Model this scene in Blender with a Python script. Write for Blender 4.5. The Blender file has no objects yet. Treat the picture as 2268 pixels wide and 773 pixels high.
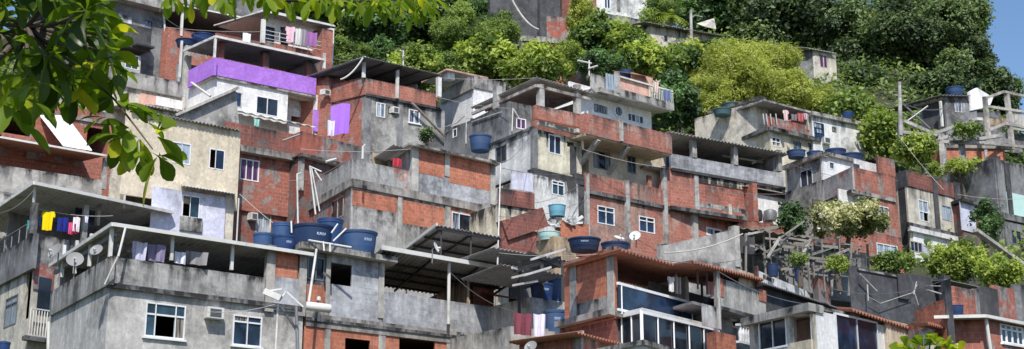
import bpy, bmesh, math, random
import numpy as np
from math import radians, sin, cos, pi, atan, atan2, sqrt
from mathutils import Vector as V, Matrix

random.seed(7)
RNG = np.random.default_rng(11)
scene = bpy.context.scene
C = scene.collection
Z = V((0, 0, 1))

# ------------------------------------------------------------------ camera
FPX = 3000.0                                   # focal length in photo pixels (photo is 2268 wide)
PITCH = atan((1170 - 386.5) / FPX)
EYE = V((0, 0, 1.6))
cp, sp = cos(PITCH), sin(PITCH)
cam = bpy.data.cameras.new('camera')
co = bpy.data.objects.new('camera', cam)
C.objects.link(co)
co.location = EYE
co.rotation_euler = (pi / 2 + PITCH, 0, 0)
cam.sensor_width = 36
cam.lens = 36 * FPX / 2268
cam.clip_end = 3000
scene.camera = co


def ray(px, py):
    x = (px - 1134) / FPX
    y = (386.5 - py) / FPX
    return V((x, cp - y * sp, sp + y * cp))


def P(px, py, Y):
    r = ray(px, py)
    return EYE + r * (Y / r.y)


_ty = [-200, 0, 18, 30, 42, 60, 75, 92, 112, 130, 160, 240, 600]
_tz = [0, 0, .1, 1.5, 4.0, 9.5, 17, 29, 43, 49, 44, 10, -40]


def terr(x, y):
    z = float(np.interp(y, _ty, _tz))
    cap = float(np.interp(x, [-300, 24, 31, 38, 60, 200], [90, 90, 40, 24, 15, 0]))
    z = min(z, cap + max(0, 30 - abs(y - 112)) * .02)
    return z + .25 * sin(x * .31 + 1.3) * cos(y * .27) * min(1, max(0, (y - 25) / 20))


# ------------------------------------------------------------------ materials
MATS = {}


class NT:
    def __init__(s, name):
        s.m = bpy.data.materials.new(name)
        s.m.use_nodes = True
        s.t = s.m.node_tree
        s.b = s.t.nodes['Principled BSDF']

    def n(s, kind, **kw):
        nd = s.t.nodes.new(kind)
        for k, v in kw.items():
            setattr(nd, k, v)
        return nd

    def l(s, a, b):
        s.t.links.new(a, b)

    def val(s, sock, v):
        if hasattr(v, 'is_output'):
            s.l(v, sock)
        else:
            sock.default_value = v

    def math(s, op, a, b=0.0, clamp=False):
        nd = s.n('ShaderNodeMath', operation=op, use_clamp=clamp)
        s.val(nd.inputs[0], a)
        s.val(nd.inputs[1], b)
        return nd.outputs[0]

    def mix(s, f, a, b, mode='MIX'):
        nd = s.n('ShaderNodeMix', data_type='RGBA', blend_type=mode)
        s.val(nd.inputs[0], f)
        s.val(nd.inputs[6], a if hasattr(a, 'is_output') else (*a, 1))
        s.val(nd.inputs[7], b if hasattr(b, 'is_output') else (*b, 1))
        return nd.outputs[2]

    def ramp(s, x, lo, hi):
        nd = s.n('ShaderNodeMapRange', interpolation_type='SMOOTHSTEP')
        s.val(nd.inputs[0], x)
        nd.inputs[1].default_value = lo
        nd.inputs[2].default_value = hi
        return nd.outputs[0]

    def noise(s, vec, scale, detail=5, rough=.6, sc=None, off=0):
        mp = s.n('ShaderNodeMapping')
        s.l(vec, mp.inputs[0])
        mp.inputs['Location'].default_value = (off, off * 1.7, off * .6)
        if sc:
            mp.inputs['Scale'].default_value = sc
        nd = s.n('ShaderNodeTexNoise')
        s.l(mp.outputs[0], nd.inputs['Vector'])
        nd.inputs['Scale'].default_value = scale
        nd.inputs['Detail'].default_value = detail
        nd.inputs['Roughness'].default_value = rough
        return nd.outputs[0]


def wall_mat(name, c1, c2=None, stain=.5, stainc=(.035, .035, .037), brick=None, mortar=(.42, .27, .21), cover=None,
             rough=.9, bump=.25, block=0, off=0, msize=.011):
    """plaster / brick / concrete with mottling, rain streaks below the top edge, grime near the foot and patches of render"""
    if name in MATS:
        return MATS[name]
    T = NT(name)
    c2 = c2 or tuple(x * .72 for x in c1)
    pos = T.n('ShaderNodeNewGeometry').outputs['Position']
    off += len(MATS) * 3.7
    rv = random.Random(name)
    n1 = T.noise(pos, rv.uniform(.32, .85), 7, rv.uniform(.58, .72), off=off)
    n2 = T.noise(pos, 1.0, 6, .68, sc=(1.9, 1.9, .36), off=off + 5)
    n3 = T.noise(pos, 7, 5, .7, off=off + 9)
    n4 = T.noise(pos, rv.uniform(1.1, 2.6), 7, .7, off=off + 14)
    h = n3
    if brick:
        uv = T.n('ShaderNodeUVMap', uv_map='UVMap').outputs[0]
        b = T.n('ShaderNodeTexBrick')
        wn = T.n('ShaderNodeTexNoise')
        T.l(uv, wn.inputs['Vector'])
        wn.inputs['Scale'].default_value = 1.1
        wn.inputs['Detail'].default_value = 3
        va = T.n('ShaderNodeVectorMath', operation='MULTIPLY_ADD')
        T.l(wn.outputs['Color'], va.inputs[0])
        va.inputs[1].default_value = (.09, .07, 0)
        T.l(uv, va.inputs[2])
        T.l(va.outputs[0], b.inputs['Vector'])
        b.inputs['Scale'].default_value = 1
        b.inputs['Brick Width'].default_value = .27
        b.inputs['Row Height'].default_value = .175
        b.inputs['Mortar Size'].default_value = msize
        b.inputs['Mortar Smooth'].default_value = .3
        b.inputs['Bias'].default_value = -.1
        b.inputs['Color1'].default_value = (*c1, 1)
        b.inputs['Color2'].default_value = (*c2, 1)
        b.inputs['Mortar'].default_value = (*mortar, 1)
        base = T.mix(T.math('MULTIPLY', T.ramp(n1, .35, .62), .75), b.outputs['Color'], tuple((x + y) / 2 for x, y in zip(c1, c2)))
        base = T.mix(T.math('MULTIPLY', T.ramp(n4, .5, .72), .5), base, tuple(x * .55 for x in c1))
        base = T.mix(T.math('MULTIPLY', T.ramp(n4, .44, .3), .4), base, tuple(min(1, x * 1.25 + .05) for x in c1))
        h = T.math('SUBTRACT', n3, T.math('MULTIPLY', b.outputs['Fac'], 1.6))
    else:
        base = T.mix(T.ramp(n1, .32, .68), c1, c2)
        if block:
            # blocks showing faintly through a thin render
            b = T.n('ShaderNodeTexBrick')
            T.l(T.n('ShaderNodeUVMap', uv_map='UVMap').outputs[0], b.inputs['Vector'])
            for k_, v_ in (('Scale', 1), ('Brick Width', .42), ('Row Height', .21), ('Mortar Size', .02), ('Mortar Smooth', 1)):
                b.inputs[k_].default_value = v_
            for k_, v_ in (('Color1', 1.35), ('Color2', .78), ('Mortar', .85)):
                b.inputs[k_].default_value = (v_, v_, v_, 1)
            base = T.mix(T.math('MULTIPLY', T.ramp(n1, .3, .6), block), base, T.mix(1.0, base, b.outputs['Color'], 'MULTIPLY'))
        base = T.mix(T.math('MULTIPLY', T.ramp(n4, .5, .58), .35), base, tuple(min(1, x * 1.35 + .02) for x in c1))
    if cover:
        col, amt = cover
        f = T.ramp(T.math('ADD', n1, T.math('MULTIPLY', n4, .35)), 1.0 - amt * .8, 1.0 - amt * .8 + .07)
        base = T.mix(f, base, T.mix(n3, tuple(x * .7 for x in col), tuple(x * 1.25 for x in col)))
    base = T.mix(1.0, base, T.mix(n3, (.5, .5, .5), (1.4, 1.4, 1.4)), 'MULTIPLY')
    tuv = T.n('ShaderNodeUVMap', uv_map='edge_distance').outputs[0]
    sx = T.n('ShaderNodeSeparateXYZ')
    T.l(tuv, sx.inputs[0])
    top = T.ramp(sx.outputs[0], 1.3, 0.0)
    foot = T.ramp(sx.outputs[1], .5, 0.0)
    streak = T.ramp(n2, .42, .62)
    f = T.math('MULTIPLY', streak, T.math('ADD', .18, T.math('MULTIPLY', top, .8)))
    f = T.math('ADD', f, T.math('MULTIPLY', T.ramp(n4, .42, .62), T.math('MULTIPLY', T.ramp(sx.outputs[0], .3, 0.0), .8)))
    f = T.math('ADD', f, T.math('MULTIPLY', T.math('MULTIPLY', foot, n4), .55))
    f = T.math('ADD', f, T.math('MULTIPLY', T.ramp(n1, .52, .68), .6))
    f = T.math('MULTIPLY', f, stain, clamp=True)
    base = T.mix(f, base, stainc)
    T.l(base, T.b.inputs['Base Color'])
    T.b.inputs['Roughness'].default_value = rough
    T.b.inputs['Specular IOR Level'].default_value = .2
    bp = T.n('ShaderNodeBump')
    bp.inputs['Strength'].default_value = bump
    bp.inputs['Distance'].default_value = .03
    T.l(h, bp.inputs['Height'])
    T.l(bp.outputs[0], T.b.inputs['Normal'])
    MATS[name] = T.m
    return T.m


def plain(name, col, rough=.5, var=.25, metal=0, scale=2.5, spec=.4, dirt=None):
    if name in MATS:
        return MATS[name]
    T = NT(name)
    pos = T.n('ShaderNodeNewGeometry').outputs['Position']
    n = T.noise(pos, scale, 6, .65, off=len(MATS) * 2.3)
    base = T.mix(n, tuple(x * (1 - var) for x in col), tuple(min(1, x * (1 + var)) for x in col))
    if dirt:
        n2 = T.noise(pos, 1.1, 6, .7, off=len(MATS) * 1.9 + 4)
        base = T.mix(T.math('MULTIPLY', T.ramp(n2, .45, .7), dirt[1]), base, dirt[0])
    T.l(base, T.b.inputs['Base Color'])
    T.b.inputs['Roughness'].default_value = rough
    T.b.inputs['Metallic'].default_value = metal
    T.b.inputs['Specular IOR Level'].default_value = spec
    MATS[name] = T.m
    return T.m


def glass_mat(name, col, curtain=None):
    """window glass: glossy pane over a dim room, sometimes with a curtain showing"""
    if name in MATS:
        return MATS[name]
    T = NT(name)
    pos = T.n('ShaderNodeNewGeometry').outputs['Position']
    n = T.noise(pos, 1.3, 3, .5, off=len(MATS) * 1.3)
    base = T.mix(T.ramp(n, .4, .65), tuple(x * .45 for x in col), tuple(x * 1.3 for x in col))
    if curtain:
        uv = T.n('ShaderNodeUVMap', uv_map='UVMap').outputs[0]
        w = T.noise(uv, 6, 2, .5, sc=(2.2, .12, 1))
        base = T.mix(T.ramp(w, .38, .58), base, curtain)
    T.l(base, T.b.inputs['Base Color'])
    T.b.inputs['Roughness'].default_value = .12
    T.b.inputs['Specular IOR Level'].default_value = .55
    MATS[name] = T.m
    return T.m


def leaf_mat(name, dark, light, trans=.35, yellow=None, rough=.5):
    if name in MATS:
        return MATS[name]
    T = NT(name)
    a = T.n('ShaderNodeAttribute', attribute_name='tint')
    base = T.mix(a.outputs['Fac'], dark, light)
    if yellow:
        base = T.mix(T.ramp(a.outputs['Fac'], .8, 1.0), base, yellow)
    T.l(base, T.b.inputs['Base Color'])
    T.b.inputs['Roughness'].default_value = rough
    T.b.inputs['Specular IOR Level'].default_value = .35
    tr = T.n('ShaderNodeBsdfTranslucent')
    T.l(T.mix(1.0, base, (1.15, 1.25, .55), 'MULTIPLY'), tr.inputs[0])
    mx = T.n('ShaderNodeMixShader')
    mx.inputs[0].default_value = trans
    T.l(T.b.outputs[0], mx.inputs[1])
    T.l(tr.outputs[0], mx.inputs[2])
    T.l(mx.outputs[0], T.t.nodes['Material Output'].inputs[0])
    MATS[name] = T.m
    return T.m


BR = dict(
    brick=lambda: wall_mat('fresh_brick', (.6, .22, .13), (.4, .135, .085), .4, brick=1, mortar=(.5, .35, .28)),
    brickdirty=lambda: wall_mat('weathered_brick', (.45, .165, .115), (.29, .1, .075), .6, brick=1, mortar=(.4, .29, .25), cover=((.36, .31, .29), .36)),
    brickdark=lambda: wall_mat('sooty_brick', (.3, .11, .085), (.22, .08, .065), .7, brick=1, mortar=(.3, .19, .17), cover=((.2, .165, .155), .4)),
    brickgrey=lambda: wall_mat('brick_under_cement', (.52, .2, .13), (.37, .135, .09), .5, brick=1, cover=((.45, .44, .43), .54)),
    terracotta=lambda: wall_mat('smeared_red_brick', (.47, .19, .14), (.35, .135, .105), .65, brick=1, msize=.009, mortar=(.52, .32, .26), cover=((.46, .29, .24), .42)),
    redplaster=lambda: wall_mat('red_render', (.41, .135, .1), (.32, .115, .09), .6, cover=((.32, .29, .28), .45)),
    concrete=lambda: wall_mat('grey_concrete', (.47, .45, .43), (.3, .29, .28), .75, block=.5),
    lightconcrete=lambda: wall_mat('pale_concrete', (.52, .5, .46), (.4, .385, .36), .6),
    bluegrey=lambda: wall_mat('bluish_cement_render', (.49, .495, .525), (.28, .285, .305), .4, block=.9),
    greyplaster=lambda: wall_mat('warm_grey_render', (.58, .555, .525), (.45, .43, .405), .5),
    mould=lambda: wall_mat('mouldy_render', (.27, .27, .275), (.14, .14, .145), .8),
    mouldlight=lambda: wall_mat('half_mouldy_render', (.46, .445, .425), (.23, .22, .21), .85, block=.3),
    black=lambda: wall_mat('black_mould', (.1, .1, .106), (.05, .05, .055), .6),
    cream=lambda: wall_mat('cream_paint', (.67, .585, .45), (.57, .5, .39), .5, stainc=(.12, .1, .08)),
    creamdirty=lambda: wall_mat('stained_cream_paint', (.76, .7, .54), (.56, .51, .42), 1.2),
    creamgrey=lambda: wall_mat('greyed_cream_paint', (.64, .58, .48), (.5, .47, .42), .75),
    white=lambda: wall_mat('white_wash', (.82, .81, .8), (.74, .73, .73), .3, stainc=(.2, .19, .19)),
    whitedirty=lambda: wall_mat('stained_white_wash', (.78, .77, .75), (.6, .6, .58), .95, stainc=(.07, .07, .07)),
    lavender=lambda: wall_mat('pale_lavender_paint', (.68, .68, .82), (.6, .61, .76), .45, stainc=(.2, .19, .2)),
    purple=lambda: wall_mat('purple_paint', (.43, .2, .68), (.385, .175, .62), .12, stainc=(.16, .06, .34)),
    pink=lambda: wall_mat('salmon_paint', (.75, .46, .36), (.68, .41, .34), .3),
    marble=lambda: wall_mat('marbled_panel', (.66, .66, .65), (.25, .25, .25), .8),
    inner=lambda: wall_mat('shaded_render', (.32, .31, .315), (.2, .19, .2), .5),  # shade of the open terraces put into a darker wall colour
    innerwhite=lambda: wall_mat('inner_white_render', (.8, .79, .78), (.72, .71, .7), .3, stainc=(.2, .2, .2)),
    tan=lambda: wall_mat('tan_render', (.5, .38, .25), (.32, .24, .17), .9),
    beam=lambda: wall_mat('raw_concrete_beam', (.46, .43, .39), (.32, .3, .28), .6),
    roofgrey=lambda: plain('fibre_cement', (.34, .335, .325), .9, .4, dirt=((.13, .13, .125), .7)),
    roofdark=lambda: plain('old_fibre_cement', (.21, .21, .22), .9, .4, dirt=((.08, .08, .085), .6)),
    rooflight=lambda: plain('pale_fibre_cement', (.55, .53, .49), .85, .3, dirt=((.2, .18, .17), .7)),
    tile=lambda: plain('clay_tile', (.38, .16, .105), .85, .4, scale=6, dirt=((.15, .085, .065), .7)),
    whitemetal=lambda: plain('white_painted_metal', (.66, .65, .62), .5, .12, dirt=((.26, .23, .2), .6)),
    whitepvc=lambda: plain('white_plastic_pipe', (.62, .61, .58), .5, .12, dirt=((.26, .23, .2), .6)),
    greymetal=lambda: plain('grey_metal', (.22, .22, .23), .5, .25, metal=.4),
    darkmetal=lambda: plain('dark_metal', (.035, .033, .035), .6, .3),
    whiteframe=lambda: plain('white_aluminium', (.78, .79, .8), .4, .06, dirt=((.4, .39, .37), .4)),
    bluetank=lambda: plain('blue_polyethylene', (.016, .05, .16), .4, .2, scale=1.2, spec=.5, dirt=((.035, .055, .1), .5)),
    bluetankfaded=lambda: plain('faded_blue_polyethylene', (.035, .085, .2), .55, .25, scale=1.5, dirt=((.09, .11, .16), .6)),
    bluetankdark=lambda: plain('dusty_navy_polyethylene', (.014, .036, .1), .5, .25, scale=1.5, dirt=((.05, .055, .07), .6)),
    cyantank=lambda: plain('faded_cyan_plastic', (.17, .4, .52), .5, .15),
    greentank=lambda: plain('weathered_green_plastic', (.07, .14, .16), .6, .3),
    mint=lambda: plain('mint_plastic', (.5, .7, .66), .5, .12),
    tanktext=lambda: plain('pale_print', (.55, .62, .75), .6, .2),
    dish=lambda: plain('weathered_dish', (.26, .26, .26), .7, .25),
    dishwhite=lambda: plain('white_dish', (.62, .62, .6), .55, .15),
    wood=lambda: plain('grey_timber', (.26, .235, .205), .9, .4, scale=5, dirt=((.09, .08, .07), .6)),
    bark=lambda: plain('bark', (.11, .09, .07), .95, .4, scale=6),
    rope=lambda: plain('rope', (.5, .47, .42), .9, .1),
    tarp=lambda: wall_mat('black_netting', (.11, .112, .12), (.05, .052, .058), .5),
    g=lambda: glass_mat('dark_glass', (.02, .028, .042)),
    gb=lambda: glass_mat('blue_glass', (.02, .04, .085)),
    gt=lambda: glass_mat('teal_glass', (.03, .065, .09)),
    gcur=lambda: glass_mat('glass_with_pale_curtain', (.03, .045, .075), (.28, .31, .38)),
    gwarm=lambda: glass_mat('glass_with_beige_curtain', (.04, .035, .035), (.3, .26, .21)),
    gpur=lambda: glass_mat('glass_with_purple_curtain', (.05, .02, .05), (.13, .035, .12)),
    gpale=lambda: glass_mat('pale_glass', (.24, .31, .42), (.4, .46, .52)),
)


def mat(k):
    return BR[k]() if isinstance(k, str) else k


# ------------------------------------------------------------------ objects
def tag(o, label=None, cat=None, group=None, kind=None):
    for k, v in (('label', label), ('category', cat), ('group', group), ('kind', kind)):
        if v:
            o[k] = v
    return o


def empty(name, loc, label, cat, group=None):
    o = bpy.data.objects.new(name, None)
    C.objects.link(o)
    o.location = loc
    o.empty_display_size = .3
    return tag(o, label, cat, group)


class MB:
    """collects faces in world space, then links them as ONE mesh object"""

    def __init__(s):
        s.v, s.f, s.sm = [], [], False

    def poly(s, pts):
        i = len(s.v)
        s.v += [V(p) for p in pts]
        s.f.append(list(range(i, i + len(pts))))

    def hexa(s, p):
        i = len(s.v)
        s.v += [V(q) for q in p]
        for q in ((0, 1, 2, 3), (7, 6, 5, 4), (0, 4, 5, 1), (1, 5, 6, 2), (2, 6, 7, 3), (3, 7, 4, 0)):
            s.f.append([i + k for k in q])

    def bar(s, a, b, w, h=None, up=Z):
        a, b = V(a), V(b)
        h = h or w
        d = (b - a).normalized()
        u = d.cross(up)
        if u.length < 1e-3:
            u = d.cross(V((1, 0, 0)))
        u.normalize()
        k = u.cross(d).normalized()
        u *= w / 2
        k *= h / 2
        s.hexa([a - u - k, a + u - k, a + u + k, a - u + k, b - u - k, b + u - k, b + u + k, b - u + k])

    def tube(s, pts, r, n=8, caps=True):
        pts = [V(p) for p in pts]
        rs = r if isinstance(r, (list, tuple)) else [r] * len(pts)
        i0 = len(s.v)
        prev = None
        for k, p in enumerate(pts):
            d = (pts[min(k + 1, len(pts) - 1)] - pts[max(k - 1, 0)]).normalized()
            u = prev if prev is not None else (d.cross(Z) if abs(d.z) < .95 else d.cross(V((1, 0, 0))))
            u = (u - d * u.dot(d)).normalized()
            prev = u
            w = d.cross(u)
            for j in range(n):
                a = 2 * pi * j / n
                s.v.append(p + (u * cos(a) + w * sin(a)) * rs[k])
        for k in range(len(pts) - 1):
            for j in range(n):
                a, b = i0 + k * n + j, i0 + k * n + (j + 1) % n
                s.f.append([a, b, b + n, a + n])
        if caps:
            s.f.append([i0 + j for j in range(n)][::-1])
            s.f.append([i0 + (len(pts) - 1) * n + j for j in range(n)])

    def lathe(s, c, prof, n=28, ax=None):
        """prof = [(r, h)] about the vertical (or the given axis) through c"""
        c = V(c)
        ax = (ax or Z).normalized()
        u = ax.cross(V((0, 1, 0)) if abs(ax.y) < .9 else V((1, 0, 0))).normalized()
        w = ax.cross(u)
        i0 = len(s.v)
        for r, h in prof:
            for j in range(n):
                a = 2 * pi * j / n
                s.v.append(c + ax * h + (u * cos(a) + w * sin(a)) * max(r, 1e-4))
        for k in range(len(prof) - 1):
            for j in range(n):
                a, b = i0 + k * n + j, i0 + k * n + (j + 1) % n
                s.f.append([a, b, b + n, a + n])

    def build(s, name, m, parent=None, origin=None, bevel=0, smooth=False):
        me = bpy.data.meshes.new(name)
        base = parent_loc(parent) if parent else V(origin or (0, 0, 0))
        me.from_pydata([tuple(p - base) for p in s.v], [], s.f)
        bm = bmesh.new()
        bm.from_mesh(me)
        bmesh.ops.recalc_face_normals(bm, faces=bm.faces)
        uvl = bm.loops.layers.uv.new('UVMap')
        tl = bm.loops.layers.uv.new('edge_distance')
        zs = [v.co.z for v in bm.verts]
        z1, z0 = (max(zs), min(zs)) if zs else (0, 0)
        jx, jz = random.random() * 3, random.random() * 3
        for f in bm.faces:
            n = f.normal
            if abs(n.z) > .75:
                for l in f.loops:
                    l[uvl].uv = (l.vert.co.x + jx, l.vert.co.y + jz)
                    l[tl].uv = (9, 9)
            else:
                t = Z.cross(n).normalized()
                for l in f.loops:
                    l[uvl].uv = (l.vert.co.dot(t) + jx, l.vert.co.z + jz)
                    l[tl].uv = (z1 - l.vert.co.z, l.vert.co.z - z0)
            if smooth:
                f.smooth = True
        bm.to_mesh(me)
        bm.free()
        o = bpy.data.objects.new(name, me)
        C.objects.link(o)
        if parent:
            o.parent = parent
        else:
            o.location = base
        me.materials.append(mat(m))
        if smooth:
            try:
                me.set_sharp_from_angle(angle=radians(40))
            except Exception:
                pass
        if bevel:
            b = o.modifiers.new('edge', 'BEVEL')
            b.width = bevel
            b.segments = 2
        return o


def parent_loc(o):
    l = V((0, 0, 0))
    while o is not None:
        l = l + o.location
        o = o.parent
    return l


# ------------------------------------------------------------------ houses
class House:
    """plan axes: x runs along the facade that recedes to the right, y into the house along its other side"""

    def __init__(s, name, label, c, Y, e, l=None, group='houses stacked on the hillside', cat='house', zb=None):
        s.o = P(*c, Y)
        if isinstance(e, (int, float)):
            s.d = V((cos(radians(e)), sin(radians(e)), 0))
        else:
            s.d = ray(*c).cross(ray(*e)).cross(Z).normalized()
            if s.d.x < 0:
                s.d = -s.d
        if l is None:
            s.s = V((-s.d.y, s.d.x, 0))
        elif isinstance(l, (int, float)):
            s.s = V((-sin(radians(l)), cos(radians(l)), 0))
        else:
            s.s = ray(*c).cross(ray(*l)).cross(Z).normalized()
            if s.s.y < 0:
                s.s = -s.s
        s.zb = min(terr(s.o.x, s.o.y), s.o.z - 1) - .3 if zb is None else zb
        s.root = empty(name, (s.o.x, s.o.y, s.zb), label, cat, group)

    def W(s, x, y, z):
        return V((s.o.x + s.d.x * x + s.s.x * y, s.o.y + s.d.y * x + s.s.y * y, z))

    def _sol(s, px, py, k, a, b):
        r = ray(px, py)
        q = V((s.o.x, s.o.y)) + V((b.x, b.y)) * k - V((EYE.x, EYE.y))
        det = r.x * (-a.y) + a.x * r.y
        t = (q.x * (-a.y) + a.x * q.y) / det
        u = (r.x * q.y - r.y * q.x) / det
        return u, EYE.z + t * r.z

    def F(s, px, py, y=0):
        return s._sol(px, py, y, s.d, s.s)

    def L(s, px, py, x=0):
        return s._sol(px, py, x, s.s, s.d)

    def PF(s, px, py, y=0):
        x, z = s.F(px, py, y)
        return s.W(x, y, z)

    def PL(s, px, py, x=0):
        y, z = s.L(px, py, x)
        return s.W(x, y, z)

    def rF(s, R, y=0):
        l, t, r, b = R
        m = t if b is None else (t + b) / 2
        x0, z1 = s.F(l, t, y)[0] if b is None else s.F(l, m, y)[0], s.F(l, t, y)[1]
        z0 = s.zb if b is None else s.F(l, b, y)[1]
        sl = (s.F(r, m, y)[1] - s.F(l, m, y)[1])
        x1 = s.F(r, m, y)[0]
        return x0, x1, z0, z1

    def rL(s, R, x=0):
        n, t, f, b = R
        m = t if b is None else (t + b) / 2
        return s.L(n, m, x)[0], s.L(f, m, x)[0], (s.zb if b is None else s.L(n, b, x)[1]), s.L(n, t, x)[1]

    def hex(s, mb, x0, x1, y0, y1, z0, z1):
        W = s.W
        mb.hexa([W(x0, y0, z0), W(x1, y0, z0), W(x1, y1, z0), W(x0, y1, z0), W(x0, y0, z1), W(x1, y0, z1), W(x1, y1, z1), W(x0, y1, z1)])

    def box(s, name, m, x0, x1, y0, y1, z0, z1, parent=None, bevel=0):
        mb = MB()
        s.hex(mb, x0, x1, y0, y1, z0, z1)
        return mb.build(name, m, parent or s.root, bevel=bevel)

    def bF(s, name, m, R, y0=-.03, y1=.1, parent=None, ref=0, bevel=0):
        x0, x1, z0, z1 = s.rF(R, ref)
        return s.box(name, m, x0, x1, y0, y1, z0, z1, parent, bevel)

    def bL(s, name, m, R, x0=-.03, x1=.1, parent=None, ref=0):
        y0, y1, z0, z1 = s.rL(R, ref)
        return s.box(name, m, x0, x1, y0, y1, z0, z1, parent)

    def panel(s, mb, u0, u1, z0, z1, k0, k1, holes, axis):
        """wall slab in the plane of the facade (axis 'F') or of the side ('L') with rectangular holes"""
        hs = [(max(u0, min(a, b)), min(u1, max(a, b)), max(z0, c), min(z1, d)) for a, b, c, d in holes]
        us = sorted({u0, u1, *[h[0] for h in hs], *[h[1] for h in hs]})
        zs = sorted({z0, z1, *[h[2] for h in hs], *[h[3] for h in hs]})
        us = [u for i, u in enumerate(us) if i == 0 or u - us[i - 1] > 1e-4]
        zs = [u for i, u in enumerate(zs) if i == 0 or u - zs[i - 1] > 1e-4]

        def solid(i, j):
            if i < 0 or j < 0 or i >= len(us) - 1 or j >= len(zs) - 1:
                return False
            u, z = (us[i] + us[i + 1]) / 2, (zs[j] + zs[j + 1]) / 2
            return not any(h[0] < u < h[1] and h[2] < z < h[3] for h in hs)

        def pt(u, k, z):
            return s.W(u, k, z) if axis == 'F' else s.W(k, u, z)
        for i in range(len(us) - 1):
            for j in range(len(zs) - 1):
                if not solid(i, j):
                    continue
                a, b, c, d = us[i], us[i + 1], zs[j], zs[j + 1]
                mb.poly([pt(a, k0, c), pt(b, k0, c), pt(b, k0, d), pt(a, k0, d)])
                mb.poly([pt(a, k1, c), pt(a, k1, d), pt(b, k1, d), pt(b, k1, c)])
                if not solid(i - 1, j):
                    mb.poly([pt(a, k0, c), pt(a, k0, d), pt(a, k1, d), pt(a, k1, c)])
                if not solid(i + 1, j):
                    mb.poly([pt(b, k0, c), pt(b, k1, c), pt(b, k1, d), pt(b, k0, d)])
                if not solid(i, j - 1):
                    mb.poly([pt(a, k0, c), pt(a, k1, c), pt(b, k1, c), pt(b, k0, c)])
                if not solid(i, j + 1):
                    mb.poly([pt(a, k0, d), pt(b, k0, d), pt(b, k1, d), pt(a, k1, d)])

    def wallF(s, name, m, R, y=0, th=.14, holes=(), wins=()):
        x0, x1, z0, z1 = s.rF(R, y)
        mb = MB()
        hs = [s.rF(h, y) for h in holes] + [s.rF(w[0], y) for w in wins]
        s.panel(mb, x0, x1, z0, z1, y, y + th, hs, 'F')
        o = mb.build(name, m, s.root)
        for w in wins:
            s.win(s.rF(w[0], y), y, 'F', **w[1])
        return o

    def wallL(s, name, m, R, x=0, th=.14, holes=(), wins=()):
        y0, y1, z0, z1 = s.rL(R, x)
        mb = MB()
        hs = [s.rL(h, x) for h in holes] + [s.rL(w[0], x) for w in wins]
        s.panel(mb, y0, y1, z0, z1, x, x + th, hs, 'L')
        o = mb.build(name, m, s.root)
        for w in wins:
            s.win(s.rL(w[0], x), x, 'L', **w[1])
        return o

    def storey(s, m, R, dep=None, far=None, wins=(), holes=(), lwins=(), lholes=(), name='wall', y=0, x0=None, slab=None, over=.1, slabth=.14,
               lm=None):
        """closed shell of four walls with a ceiling; front windows and left-side windows cut as real openings. R = (l, t, r, b or None)"""
        a, b, z0, z1 = s.rF(R, y)
        if x0 is not None:
            a = x0
        if dep is None:
            dep = s.L(far, R[1], a)[0] - y
        th = .14
        mb = MB()
        s.panel(mb, a, b, z0, z1, y, y + th, [s.rF(h, y) for h in holes] + [s.rF(w[0], y) for w in wins], 'F')
        s.panel(mb, a, b, z0, z1, y + dep - th, y + dep, [], 'F')
        s.panel(mb, y + th, y + dep - th, z0, z1, b - th, b, [], 'L')
        lmb = mb if lm is None else MB()
        s.panel(lmb, y + th, y + dep - th, z0, z1, a, a + th, [s.rL(h, a) for h in lholes] + [s.rL(w[0], a) for w in lwins], 'L')
        if lm is not None:
            lmb.build('side_wall', lm, s.root)
        s.hex(mb, a + th, b - th, y + th, y + dep - th, z1 - .12, z1 - .005)
        mb.build(name, m, s.root)
        for w in wins:
            s.win(s.rF(w[0], y), y, 'F', **w[1])
        for w in lwins:
            s.win(s.rL(w[0], a), a, 'L', **w[1])
        if slab:
            s.box('roof_slab', slab, a - over, b + over, y - over, y + dep, z1, z1 + slabth)
        return a, b, z0, z1, dep

    def win(s, rect, k=0, axis='F', cols=2, rows=1, g='g', open=(), f='whiteframe', bar=.055, name='window', inset=.03, tall=None, sill=False):
        u0, u1, z0, z1 = rect
        cols = [1] * cols if isinstance(cols, int) else cols
        rows = [1] * rows if isinstance(rows, int) else rows
        us = [u0 + (u1 - u0) * sum(cols[:i]) / sum(cols) for i in range(len(cols) + 1)]
        zs = [z0 + (z1 - z0) * sum(rows[:i]) / sum(rows) for i in range(len(rows) + 1)]

        def hx(mb, a, b, c, d, k0, k1):
            if axis == 'F':
                s.hex(mb, a, b, k0, k1, c, d)
            else:
                s.hex(mb, k0, k1, a, b, c, d)
        mb = MB()
        k0, k1 = k + inset - .05, k + inset + .05
        hb = bar / 2
        e = .004
        for i, u in enumerate(us):
            w = hb * 1.25 if 0 < i < len(us) - 1 else bar
            a, b = (u + e, u + w) if i == 0 else ((u - w, u - e) if i == len(us) - 1 else (u - w / 2, u + w / 2))
            hx(mb, a, b, z0 + e, z1 - e, k0, k1)
        for i, z in enumerate(zs):
            a, b = (z + e, z + bar) if i == 0 else ((z - bar, z - e) if i == len(zs) - 1 else (z - hb, z + hb))
            for j in range(len(us) - 1):
                hx(mb, us[j] + bar * .6, us[j + 1] - bar * .6, a + .001, b - .001, k0 + .004, k1 - .004)
        if sill:
            hx(mb, u0 - .06, u1 + .06, z0 - .06, z0 - .002, k - .09, k + .02)
        fr = mb.build(name, f, s.root)
        if isinstance(g, str) and g in ('g', 'gb', 'gt'):
            alt = random.choice((g, g, 'gcur', 'gpale', 'gwarm'))
            g = [g if random.random() < .62 else alt for _ in range(12)]
        n = 0
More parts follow.
